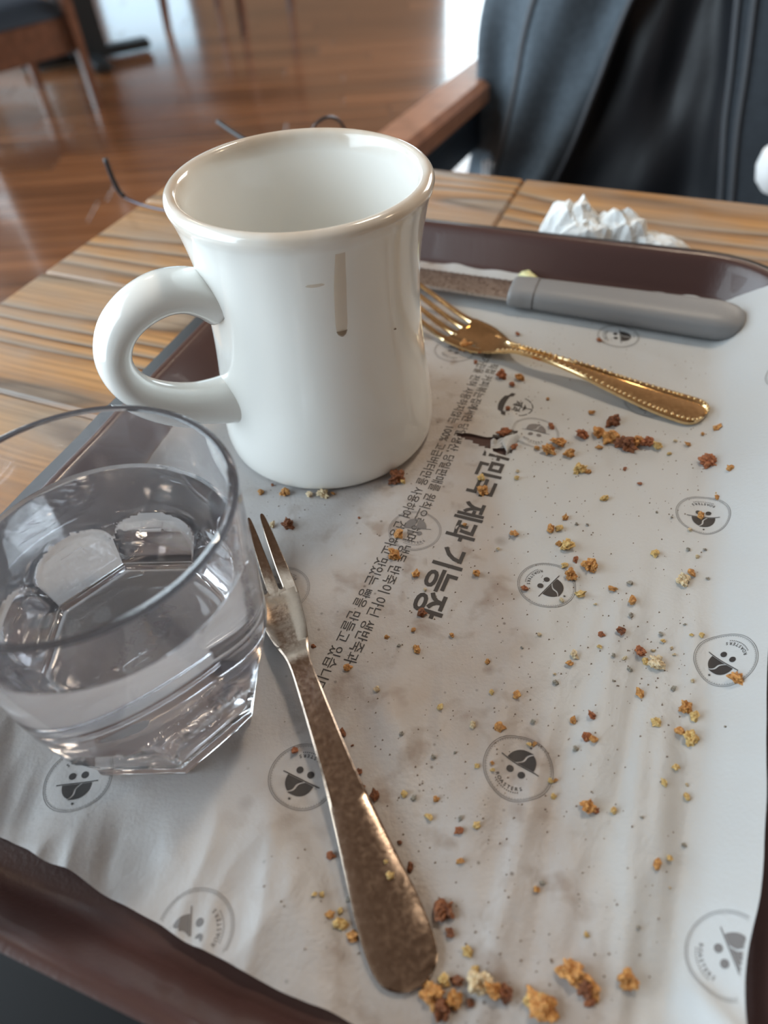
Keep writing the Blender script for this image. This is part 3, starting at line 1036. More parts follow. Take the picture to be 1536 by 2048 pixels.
for (x, y), ang, dim, lb in STAMPS:
    th = radians(ang - 90)
    ca, sb = toAB(x, y)
    th -= TAU
    out = [(ca + .90 * (X * cos(th) - Y * sin(th)), sb + .90 * (X * sin(th) + Y * cos(th))) for X, Y in SV]
    lay('printed_stamp', out, SF, M['print_dim' if dim else 'print'])
for (ca, sb), ang in (((4.88, 5.44), 3), ((6.35, 25.6), -117)):   # two stamps on the folded-up edge
    th = radians(ang - 90) - TAU
    out = [(ca + .90 * (X * cos(th) - Y * sin(th)), sb + .90 * (X * sin(th) + Y * cos(th))) for X, Y in SV]
    f2 = []
    for f in SF:
        mx_ = max(out[i][0] for i in f); mb_ = sum(out[i][1] for i in f) / len(f)
        if mx_ < lerp_tab(mb_, CREASE) + lerp_tab(mb_, FOLDLEN) - .08: f2.append(f)
    lay('printed_stamp', out, f2, M['print_dim'])
# small emblem with a ribbon above the headline
EV, EF = [], []
def eadd(v, f):
    n = len(EV); EV.extend(v); EF.extend(tuple(i + n for i in q) for q in f)
for a0, a1 in ((20, 55), (60, 90), (95, 125), (130, 165)): eadd(*ring(.62, .66, 10, radians(a0), radians(a1)))
v, f = [], []
for i in range(25):
    t = i / 24
    x = -.82 + 1.64 * t
    yc = -.50 - .16 * sin(pi * t) + (.12 if t < .16 or t > .84 else 0)
    hw = .085 + .05 * sin(pi * t)
    v += [(x, yc - hw), (x, yc + hw)]
for i in range(24): f.append((2 * i, 2 * i + 2, 2 * i + 3, 2 * i + 1))
eadd(v, f)
lv, lf = font_geo('\uc81c\uacfc', .02)
w_ = max(p[0] for p in lv)
eadd([((x - w_ / 2) * .42, (y - .38) * .42) for x, y in lv], lf)
eadd([(-.02, .15), (.02, .15), (.02, .62), (-.02, .62)], [(0, 1, 2, 3)])
eadd([(-.25, .27), (.25, .27), (0, .40)], [(0, 1, 2)])
ea, eb = toAB(5.62, 22.35)
th = radians(-25.5) - TAU - pi / 2
th = radians(-25.5 - 90) - TAU
lay('printed_emblem', [(ea + .95 * (X * cos(th) - Y * sin(th)), eb + .95 * (X * sin(th) + Y * cos(th))) for X, Y in EV], EF, M['print'], 'small emblem with a ribbon')

# ------------------------------------------------------------------ mug
MX, MY = -1.835, 22.25
mug = empty('coffee_mug', (MX, MY, .07))
tag(mug, 'thick white ceramic coffee mug with a coffee drip, standing on the tray liner', 'mug')
OUT = [(3.55, 0), (3.78, .03), (3.93, .14), (4.0, .4), (4.02, .8), (3.98, 1.4), (3.88, 2.3), (3.76, 3.3), (3.67, 4.3), (3.62, 5.3), (3.62, 6.2), (3.66, 7.0), (3.74, 7.7), (3.86, 8.4), (3.98, 8.9), (4.07, 9.15), (4.11, 9.32), (4.08, 9.47), (3.98, 9.57), (3.87, 9.60), (3.76, 9.56), (3.68, 9.45), (3.62, 9.25), (3.52, 8.8), (3.38, 8.1), (3.25, 7.2), (3.17, 6.2), (3.15, 4.8), (3.2, 3.2), (3.26, 1.8), (3.1, 1.15), (2.6, .85), (1.5, .75), (0, .72)]
pr_ = spline(OUT, 4)
MB().lathe([(0, .12), (3.2, .12), (3.35, .0)] + pr_, 128).build('cup_body', M['mug'], mug, sharp=None)
TH = radians(206)
HC = [(3.35, 6.55, 1.08), (3.75, 6.85, .98), (4.35, 7.15, .90), (5.1, 7.22, .86), (5.95, 6.95, .82), (6.6, 6.42, .78), (6.95, 5.65, .76), (6.9, 4.85, .76), (6.5, 4.1, .78), (5.8, 3.5, .82), (4.95, 3.05, .88), (4.2, 2.82, .98), (3.6, 2.7, 1.08), (3.3, 2.65, 1.16)]
hs = spline(HC, 5)
MB().tube([(r_ * cos(TH), r_ * sin(TH), z) for r_, z, q in hs], [q for *_, q in hs], 28, flat=.74).build('handle', M['mug'], mug, sharp=None)
def mug_r(z):
    for (r0_, z0), (r1_, z1) in zip(OUT[:18], OUT[1:19]):
        if z0 <= z <= z1: return r0_ + (r1_ - r0_) * (z - z0) / (z1 - z0)
    return 3.9
def drip(name, mat, rows, off):
    """rows: (z, centre angle in degrees, half width in cm)"""
    v, f = [], []
    for z, an, hw in rows:
        for j in range(7):
            q = (j / 3 - 1)
            R = mug_r(z) + off * (1 - .75 * q * q) + .004
            a = radians(an) + q * hw / R
            v.append((R * cos(a), R * sin(a), z))
    for i in range(len(rows) - 1):
        for j in range(6): f.append((i * 7 + j, i * 7 + j + 1, (i + 1) * 7 + j + 1, (i + 1) * 7 + j))
    return mesh_obj(name, v, f, mat, mug)
drip('coffee_drip', M['coffee'], [(8.9 - i * .13, -73.0 - i * .075, .14 + .006 * min(i, 8)) for i in range(19)] + [(6.42, -74.5, .175), (6.3, -74.5, .155), (6.2, -74.5, .11), (6.14, -74.5, .04)], .02)
drip('coffee_drip', M['coffee_dark'], [(6.31, -74.5, .178), (6.24, -74.5, .155), (6.17, -74.5, .12), (6.11, -74.5, .05)], .035)
drip('coffee_mark', M['coffee'], [(8.03 + .05 * (abs(0)), -84.5, .20), (7.98, -84.5, .28), (7.95, -84.5, .24), (7.92, -84.5, .10)], .006)
MB().lathe([(0, 0), (.05, .01), (.045, .03), (0, .045)], 10).build('coffee_speck', M['coffee_dark'], mug, loc=(mug_r(5.6) * cos(radians(-44)), mug_r(5.6) * sin(radians(-44)), 5.6))

# ------------------------------------------------------------------ faceted tumbler with water
GX, GY = -6.62, 10.81
gl = empty('water_tumbler', (GX, GY, .06))
tag(gl, 'clear plastic tumbler with an eight-sided foot, half full of water', 'glass')
PH = -2.0103 + pi / 8
def lin(z, tab):
    for (z0, a), (z1, b) in zip(tab, tab[1:]):
        if z <= z1: return a + (b - a) * (z - z0) / (z1 - z0)
    return tab[-1][1]
RC = [(0, 2.92), (.3, 3.02), (1.2, 3.2), (2.6, 3.36), (4.2, 3.42), (7.45, 3.55)]
AP = [(0, 2.60), (.3, 2.68), (1.2, 2.90), (2.15, 3.13), (2.9, 3.40), (3.6, 4.0), (8, 9)]
def rad_out(z, a):
    k = round((a - PH) / (pi / 4))
    d = a - PH - k * pi / 4
    rc, ap = lin(z, RC), lin(z, AP) / cos(d)
    if z < .28: return min(rc, ap)
    return min(rc, ap) - .07 * sstep(rc - ap, .0, .06) * sstep(z, .28, .5)
def rad_in(z, a, wl=.25):
    k = round((a - PH) / (pi / 4))
    d = a - PH - k * pi / 4
    return min(lin(z, RC) - wl, (lin(z, AP) - .30) / cos(d) if z < 2.6 else 99)
NA = 256
def loop(fn, z): return [(fn(z, 2 * pi * i / NA + PH) * cos(2 * pi * i / NA + PH), fn(z, 2 * pi * i / NA + PH) * sin(2 * pi * i / NA + PH), z) for i in range(NA)]
def loft(loops, cap0=None, cap1=None):
    m = MB(); v = [p for L in loops for p in L]; f = []
    for i in range(len(loops) - 1):
        for k in range(NA):
            k2 = (k + 1) % NA
            f.append((i * NA + k, i * NA + k2, (i + 1) * NA + k2, (i + 1) * NA + k))
    n = len(v)
    if cap0 is not None:
        v.append((0, 0, cap0)); f += [(n, (k + 1) % NA, k) for k in range(NA)]; n += 1
    if cap1 is not None:
        b_ = (len(loops) - 1) * NA
        v.append((0, 0, cap1)); f += [(n, b_ + k, b_ + (k + 1) % NA) for k in range(NA)]
    m.add(v, f)
    return m
zs = [0.0, .06, .15, .28, .34, .4, .5, .6, .7, .8, .9, 1.1, 1.3, 1.5, 1.7, 1.8, 1.9, 2.0, 2.1, 2.2, 2.3, 2.4, 2.5, 2.6, 2.7, 2.8, 3.0, 3.3, 3.8, 4.5, 5.2, 6.0, 6.8, 7.2]
Ls = [loop(lambda z, a: rad_out(z, a) - .45, 0.0), loop(lambda z, a: rad_out(z, a) - .10, 0.0)]
for z in zs[1:]: Ls.append(loop(rad_out, z))
Ls.append(loop(lambda z, a: lin(z, RC), 7.34)); Ls.append(loop(lambda z, a: lin(z, RC), 7.38)); Ls.append(loop(lambda z, a: lin(z, RC), 7.41)); Ls.append(loop(lambda z, a: lin(7.45, RC) - .03, 7.46)); Ls.append(loop(lambda z, a: lin(7.45, RC) - .10, 7.49)); Ls.append(loop(lambda z, a: lin(7.45, RC) - .18, 7.46))
for z in [7.42, 7.39, 7.35, 7.2, 6.8, 6.0, 5.2, 4.5, 3.8, 3.2, 2.9, 2.6, 2.4, 2.2, 2.0, 1.8, 1.5, 1.2, .95, .8]: Ls.append(loop(lambda z, a: rad_in(z, a, .24 if z < 6 else .22), z))
Ls.append(loop(lambda z, a: rad_in(.7, a) - .12, .70)); Ls.append(loop(lambda z, a: rad_in(.7, a) - .35, .64)); Ls.append(loop(lambda z, a: 1.95, .62)); Ls.append(loop(lambda z, a: 1.85, .58)); Ls.append(loop(lambda z, a: .9, .57))
loft(Ls, 0.03, .57).build('tumbler_body', M['tumbler'], gl, sharp=22)
# water: walls pushed a hair into the tumbler so both surfaces refract as one
WL = 5.65
e = .012
Ls = [loop(lambda z, a: .9, .57 - e), loop(lambda z, a: 1.85 + e, .58 - e), loop(lambda z, a: 1.95 + e, .62 - e), loop(lambda z, a: rad_in(.7, a) - .35, .64 - e), loop(lambda z, a: rad_in(.7, a) - .12 + e, .70)]
for z in [.8, .95, 1.2, 1.5, 1.8, 2.0, 2.2, 2.4, 2.6, 2.9, 3.2, 3.8, 4.5, 5.2]: Ls.append(loop(lambda z, a: rad_in(z, a, .24) + e, z))
Ls.append(loop(lambda z, a: rad_in(z, a, .24) + e, WL + .10)); Ls.append(loop(lambda z, a: rad_in(z, a, .24) - .06, WL + .03)); Ls.append(loop(lambda z, a: rad_in(z, a, .24) - .2, WL))
wt = loft(Ls, .57 - e, WL).build('water', M['water'], None, sharp=22, loc=(GX, GY, .06))
tag(wt, 'still clear water filling the plastic tumbler to two thirds', 'water')
# lettering moulded into the foot
def relief(name, txt, size, c, ang, parent, z, mat, h=.03, arc=None):
    V, Fc = font_geo(txt, .0)
    x0 = (min(v[0] for v in V) + max(v[0] for v in V)) / 2
    out = []
    for x, y in V:
        X, Y = (x - x0) * size, (y - .35) * size
        out.append((c[0] + X * cos(ang) - Y * sin(ang), c[1] + X * sin(ang) + Y * cos(ang), z))
    n = len(out)
    fs_ = [f for f in Fc] + [tuple(i + n for i in f[::-1]) for f in Fc]
    edge = {}
    for f in Fc:
        for a, b in zip(f, f[1:] + f[:1]): edge[(a, b)] = 1
    for (a, b) in edge:
        if (b, a) not in edge: fs_.append((a, a + n, b + n, b))
    return mesh_obj(name, out + [(x, y, q - h) for x, y, q in out], fs_, mat, parent, smooth=False)
relief('moulded_lettering', 'TRITAN', .62, (.35, .1), radians(75), gl, .60, M['tumbler'], .05)
relief('moulded_lettering', 'Made in Korea', .36, (-.30, .1), radians(75), gl, .60, M['tumbler'], .05)

# ------------------------------------------------------------------ forks
def plate(secs, prof):
    """secs: (Lx, Ly, Rx, Ry, z, thickness); prof: list of (v 0..1 across, w 0..1 height)"""
    m = MB(); v, f = [], []
    n = len(prof)
    for lx, ly, rx, ry, z, t in secs:
        for a, b in prof: v.append((lx + (rx - lx) * a, ly + (ry - ly) * a, z - t + t * b))
    for i in range(len(secs) - 1):
        for k in range(n):
            k2 = (k + 1) % n
            f.append((i * n + k, (i + 1) * n + k, (i + 1) * n + k2, i * n + k2))
    f.append(tuple(range(n))); f.append(tuple((len(secs) - 1) * n + k for k in range(n))[::-1])
    m.add(v, f)
    return m
FLATP = [(0, .15), (0, .8), (.07, 1.0), (.35, .97), (.65, .97), (.93, 1.0), (1, .8), (1, .15), (.93, 0), (.07, 0)]
E0, ED = Vector((-.08, 3.05)), Vector((-.3157, .9489))
EN = Vector((ED.y, -ED.x))           # to the right
def fsec(tab, k=5):
    out = []
    for u, hw, z, t in spline(tab, k):
        c = E0 + ED * u
        L, R = c - EN * hw, c + EN * hw
        out.append((L.x, L.y, R.x, R.y, z, t))
    return out
fk = empty('dessert_fork', (0, 0, .03))
tag(fk, 'worn steel dessert fork lying tines up beside the tumbler, nearest the photographer', 'fork')
tab = [(-.02, .18, .20, .12), (.08, .42, .20, .14), (.25, .62, .21, .16), (.5, .73, .22, .17), (.9, .78, .25, .18), (1.5, .77, .28, .18), (2.1, .71, .33, .18), (2.9, .62, .39, .18), (3.9, .52, .48, .18), (4.8, .44, .56, .18), (5.7, .39, .66, .19), (6.5, .355, .76, .2), (7.3, .325, .86, .2), (8.0, .31, .90, .2), (8.5, .36, .86, .19), (9.0, .48, .74, .17), (9.5, .57, .60, .15), (10.0, .63, .46, .14), (10.6, .69, .34, .13), (11.0, .73, .29, .13), (11.25, .745, .28, .13)]
plate(fsec(tab), FLATP).build('handle', M['fork'], fk, sharp=28)
for c_, w0, wt_ in ((-.53, .205, .10), (0, .185, .085), (.53, .205, .10)):
    sec = []
    for u, q, z, t in spline([(11.0, 1, .285, .125), (11.5, 1, .275, .12), (12.1, .95, .33, .12), (12.8, .8, .50, .11), (13.4, .65, .74, .10), (13.9, .40, .98, .08), (14.02, .16, 1.04, .05)], 4):
        cc = E0 + ED * u + EN * (c_ * (1 - .06 * max(0, u - 11.5)))
        hw = w0 * q
        L, R = cc - EN * hw, cc + EN * hw
        sec.append((L.x, L.y, R.x, R.y, z, t))
    plate(sec, FLATP).build('tine', M['fork'], fk, sharp=28)
# small bridge between the tines with round slot ends
for c_ in (-.265, .265):
    v, f = [], []
    for j in range(13):
        a = pi * j / 12
        p = E0 + ED * (11.42 - .115 * sin(a)) + EN * (c_ + .085 * cos(a))
        q = E0 + ED * 11.2 + EN * (c_ + .13 * cos(a))
        v += [(p.x, p.y, .275), (q.x, q.y, .28), (p.x, p.y, .16), (q.x, q.y, .16)]
    for j in range(12):
        i = j * 4
        f += [(i, i + 4, i + 5, i + 1), (i + 2, i + 3, i + 7, i + 6), (i, i + 2, i + 6, i + 4)]
    mesh_obj('slot_end', v, f, M['fork'], fk, sharp=30)

gf = empty('dinner_fork', (0, 0, .03))
tag(gf, 'silver dinner fork tinted by warm light, with beaded handle border, tines behind the mug', 'fork')
GS = [(12.70, 20.95, 12.40, 20.66, .22, .12), (12.88, 21.25, 12.12, 20.50, .24, .18), (12.90, 21.55, 11.80, 20.47, .25, .2), (12.70, 21.85, 11.45, 20.64, .26, .2), (11.75, 22.38, 10.60, 21.25, .34, .2), (10.15, 23.20, 9.40, 22.28, .52, .2),
      (9.2, 23.75, 8.62, 23.02, .64, .2), (8.35, 24.24, 7.92, 23.68, .72, .2), (7.4, 24.78, 7.12, 24.36, .78, .2), (6.70, 25.27, 6.42, 24.88, .78, .2), (6.30, 25.68, 5.95, 25.28, .70, .19), (6.12, 26.10, 5.50, 25.52, .56, .17), (6.00, 26.65, 4.95, 25.75, .44, .15), (5.82, 27.25, 4.38, 25.98, .37, .13), (5.55, 27.80, 3.90, 26.36, .34, .13), (5.25, 28.20, 3.52, 26.72, .33, .13), (4.85, 28.62, 3.18, 27.10, .33, .13)]
gs2 = spline(GS, 4)
GP = [(0, .2), (0, .75), (.05, 1.0), (.16, 1.0), (.20, .72), (.5, .86), (.80, .72), (.84, 1.0), (.95, 1.0), (1, .75), (1, .2), (.9, 0), (.1, 0)]
plate(gs2, GP).build('handle', M['warmlit'], gf, sharp=25)
for side in (.105, .895):
    m = MB()
    prev = None
    for i in range(2, 46):
        for h_ in (0, .5):
            a_, b_ = gs2[i], gs2[min(i + 1, len(gs2) - 1)]
            s = [x + (y - x) * h_ for x, y in zip(a_, b_)]
            c = Vector((s[0] + (s[2] - s[0]) * side, s[1] + (s[3] - s[1]) * side, s[4]))
            if prev is not None:
                nst = int((c - prev).length / .15)
                if nst < 1: continue
            prev_ = c if prev is None else prev
            steps = 1 if prev is None else nst
            for q in range(1, steps + 1):
                p = prev_ + (c - prev_) * (q / steps)
                m.lathe([(0, -.03), (.068, 0), (.06, .035), (.03, .068), (0, .075)], 8)
                k = len(m.v) - 5 * 8
                for w_ in range(k, len(m.v)):
                    x, y, z = m.v[w_]; m.v[w_] = (x + p.x, y + p.y, z + p.z - .005)
            prev = c
    m.build('bead_border', M['warmlit'], gf, sharp=None)
HD, HN = Vector((-.66, .751)), Vector((.751, .66))
for i, c_ in enumerate((-.94, -.315, .315, .94)):
    sec = []
    for u, hw, z, t in spline([(-.25, .19, .33, .13), (.15, .17, .31, .15), (.6, .15, .35, .16), (1.4, .14, .52, .16), (2.4, .13, .78, .15), (3.4, .11, 1.02, .13), (4.1, .07, 1.14, .09), (4.3, .03, 1.17, .05)], 4):
        cc = Vector((3.98, 27.92)) + HD * u + HN * c_ * (1 - .03 * u)
        L, R = cc + HN * hw, cc - HN * hw
        sec.append((L.x, L.y, R.x, R.y, z, t))
    plate(sec, [(0, .3), (.12, .85), (.35, 1), (.65, 1), (.88, .85), (1, .3), (.8, 0), (.2, 0)]).build('tine', M['warmlit'], gf, sharp=30)

# ------------------------------------------------------------------ table knife
KA = atan2(30.35 - 26.35, 6.75 - 15.7)
kn = empty('table_knife', (15.75, 26.35, .62), KA)       # local x runs from the butt to the blade
tag(kn, 'steak knife with grey plastic handle and serrated blade at the far side of the tray', 'knife')
def khandle(us, name, k=6):
    m = MB(); v, f = [], []
    n = 24
    pts = spline(us, k)
    for u, w_, h_, dy in pts:
        for j in range(n):
            a = 2 * pi * j / n
            ca, sa = cos(a), sin(a)
            v.append((u, dy + w_ * (abs(ca) ** .72) * (1 if ca > 0 else -1), h_ * (abs(sa) ** .8) * (1 if sa > 0 else -1)))
    for i in range(len(pts) - 1):
        for j in range(n):
            j2 = (j + 1) % n
            f.append((i * n + j, i * n + j2, (i + 1) * n + j2, (i + 1) * n + j))
    f.append(tuple(range(n))[::-1]); f.append(tuple((len(pts) - 1) * n + j for j in range(n)))
    m.add(v, f)
    return m.build(name, M['knife'], kn, sharp=50)
khandle([(-.35, .25, .20, 0), (-.28, .60, .36, 0), (0, .93, .50, 0), (.5, 1.10, .58, 0), (1.2, 1.14, .60, 0), (3.5, 1.08, .58, 0), (6, 1.0, .56, 0), (8, .96, .54, 0), (8.62, .94, .52, 0)], 'handle')
khandle([(8.62, .86, .46, 0), (8.68, .86, .46, 0)], 'groove', 1)
khandle([(8.68, .96, .54, 0), (9.0, .97, .54, 0), (9.35, .97, .53, .03), (9.7, .96, .50, .05), (9.83, .90, .42, .05)], 'bolster')
m = MB(); v, f = [], []
n = 0
prof_ = []
uu = 9.6
tips = []
while uu < 20.6:
    q = max(0, (uu - 17.0) / 3.6)
    back = .88 - .02 * (uu - 9.6)
    edge_ = -.92 + .95 * q ** 1.8
    tooth = .075 * (abs(((uu - 9.6) / .30) % 1 - .5) * 2) if 10.0 < uu < 18.5 else 0
    prof_.append((uu, back * (1 - .35 * q ** 3), edge_ + tooth))
    uu += .075
for u, ybk, yed in prof_:
    # local -y is the far side: the cutting edge points away from the photographer
    v += [(u, ybk, .07), (u, ybk, -.07), (u, yed + .35, -.06), (u, yed, 0.0), (u, yed + .35, .06)]
for i in range(len(prof_) - 1):
    for k in range(5):
        k2 = (k + 1) % 5
        f.append((i * 5 + k, i * 5 + k2, (i + 1) * 5 + k2, (i + 1) * 5 + k))
f.append((0, 1, 2, 3, 4)[::-1]); b_ = (len(prof_) - 1) * 5; f.append((b_, b_ + 1, b_ + 2, b_ + 3, b_ + 4))
m.add(v, f)
m.build('blade', M['blade'], kn, sharp=20)
# pat of butter on the paper behind the knife
bt = empty('butter_scrap', (0, 0, 0))
m = MB(); v, f = [], []
for i in range(9):
    for j in range(9):
        u, w_ = i / 8 * 2 - 1, j / 8 * 2 - 1
        e_ = max(0, 1 - (u * u) ** 2) * max(0, 1 - (w_ * w_) ** 2)
        v.append((u * .62, w_ * .32, .38 * e_ ** .5 + .06 * noise.noise(Vector((i * .7, j * .7, 1)))))
f = [(i * 9 + j, (i + 1) * 9 + j, (i + 1) * 9 + j + 1, i * 9 + j + 1) for i in range(8) for j in range(8)]
m.add(v, f)
ob = m.build('smear', M['butter'], bt, sharp=None, rz=radians(-70))
bt.location = Vector((7.95, 32.05, .10)) * CM
tag(bt, 'yellow scrap of butter on the liner just behind the knife bolster', 'butter')

# ------------------------------------------------------------------ crumpled tissue behind the tray
def crumple(name, c, sx, sy, hgt, rot, seed, mat, parent):
    v, f = [], []
    nx, ny = 15, 11
    for i in range(nx + 1):
        for j in range(ny + 1):
            u, w_ = i / nx * 2 - 1, j / ny * 2 - 1
            d = min(1, hypot(u, w_))
            q = noise.noise(Vector((u * 2.3 + seed, w_ * 2.3, seed)))
            q2 = noise.noise(Vector((u * 5 + seed, w_ * 5, seed + 4)))
            z = hgt * (1 - d ** 4) * (.80 + .35 * abs(q) + .12 * q2)
            x = sx * (u + .16 * noise.noise(Vector((u * 3, w_ * 3, seed + 9))))
            y = sy * (w_ + .16 * noise.noise(Vector((u * 3, w_ * 3, seed + 19))))
            v.append((c[0] + x * cos(rot) - y * sin(rot), c[1] + x * sin(rot) + y * cos(rot), max(0.02, z)))
    for i in range(nx):
        for j in range(ny):
            a, b_, c_, d_ = i * (ny + 1) + j, (i + 1) * (ny + 1) + j, (i + 1) * (ny + 1) + j + 1, i * (ny + 1) + j + 1
            f += [(a, b_, c_), (a, c_, d_)] if (i + j) % 2 else [(a, b_, d_), (b_, c_, d_)]
    return mesh_obj(name, v, f, mat, parent, smooth=False)
np_ = AB2(-2.4, 37.6)
nk = empty('crumpled_tissue', (np_.x, np_.y, TT), TAU)
tag(nk, 'crumpled white paper tissue on the table behind the far rim of the tray', 'tissue')
crumple('crumpled_fold', (-2.0, .25), 1.75, 1.2, 2.35, 0.1, 1.5, M['tissue'], nk)
crumple('crumpled_fold', (.55, .2), 1.7, 1.2, 2.15, -.15, 6.2, M['tissue'], nk)
crumple('crumpled_fold', (-1.2, -.7), 1.7, .8, 1.9, .05, 3.1, M['tissue'], nk)
crumple('crumpled_fold', (2.5, -.1), 1.9, 1.0, 1.3, -.1, 9.4, M['tissue'], nk)

# ------------------------------------------------------------------ spectacles resting upside down on the far table corner
sp_ = empty('spectacles', (0, 0, 0))
tag(sp_, 'thin dark wire-rimmed spectacles lying upside down behind the mug', 'glasses')
H0, FD = Vector((-5.4, 39.1)), Vector((.565, .825))
BN = Vector((-.825, .565))
def lens_ring(t0):
    c = H0 + FD * t0
    pts = []
    for i in range(40):
        a = 2 * pi * i / 40
        p = c + FD * (2.45 * cos(a))
        pts.append((p.x, p.y, 2.15 + 2.1 * sin(a)))
    return pts
for t0 in (.7, 6.15):
    pts = lens_ring(t0)
    MB().tube(pts, .10, 8, closed=True).build('rim', M['wire'], sp_, sharp=None)
    m = MB(); m.add(pts, [tuple(range(40))])
    m.add([(x + BN.x * .12, y + BN.y * .12, z) for x, y, z in pts], [tuple(range(40))[::-1]])
    for i in range(40): m.f.append((i, (i + 1) % 40, 40 + (i + 1) % 40, 40 + i))
    m.build('lens', M['lens'], sp_, smooth=False)
p0, p1 = H0 + FD * 3.1, H0 + FD * 3.75
MB().tube([(p0.x, p0.y, 1.2), ((p0.x + p1.x) / 2 - .1, (p0.y + p1.y) / 2, .9), (p1.x, p1.y, 1.2)], .10, 8).build('bridge', M['wire'], sp_)
h1, h2 = H0 + FD * -1.8, H0 + FD * 8.65
tA = [(h1.x, h1.y, .75), (-8.5, 41.3, .25), (-12.2, 43.95, -.05), (-13.9, 45.0, .05), (-14.75, 45.4, .45), (-15.0, 45.45, 1.3), (-15.05, 45.35, 2.6)]
tA = spline(tA, 5)
MB().tube(tA[:20], .09, 8).build('temple', M['wire'], sp_, sharp=None)
MB().tube(tA[19:], .15, 8).build('temple_tip', M['tip'], sp_, sharp=None)
tB = [(h2.x, h2.y, .9), (-1.6, 47.8, .9), (-4.4, 48.9, 1.05), (-6.2, 49.6, 1.3), (-7.3, 50.1, 1.55), (-8.3, 51.1, 1.85), (-9.15, 52.0, 2.15)]
tB = spline(tB, 5)
MB().tube(tB[:18], .09, 8).build('temple', M['wire'], sp_, sharp=None)
MB().tube(tB[17:], .15, 8).build('temple_tip', M['tip'], sp_, sharp=None)

# ------------------------------------------------------------------ bread crumbs, one by one
def crumb_mesh(seed, sub):
    bm = bmesh.new()
    bmesh.ops.create_icosphere(bm, subdivisions=sub, radius=.5)
    for v in bm.verts:
        p = v.co.copy()
        n1 = noise.noise(p * 2.6 + Vector((seed, 0, 0)))
        n2 = noise.noise(p * 6.5 + Vector((0, seed, 0)))
        n3 = noise.noise(p * 15 + Vector((0, 0, seed)))
        k = .82 + .62 * n1 + .38 * n2 + .18 * n3
        v.co = p * k
        v.co.z *= .78
        v.co.x *= 1 + .22 * sin(seed * 3)
    bm.faces.ensure_lookup_table()
    me = bpy.data.meshes.new('crumb')
    bm.to_mesh(me); bm.free()
    me.transform(Matrix.Scale(CM, 4))
    me.materials.append(M['o'])
    return me
SMALL = [crumb_mesh(1.7 + i * 2.3, 2) for i in range(6)]
BIG = [crumb_mesh(5.1 + i * 3.7, 4) for i in range(7)]
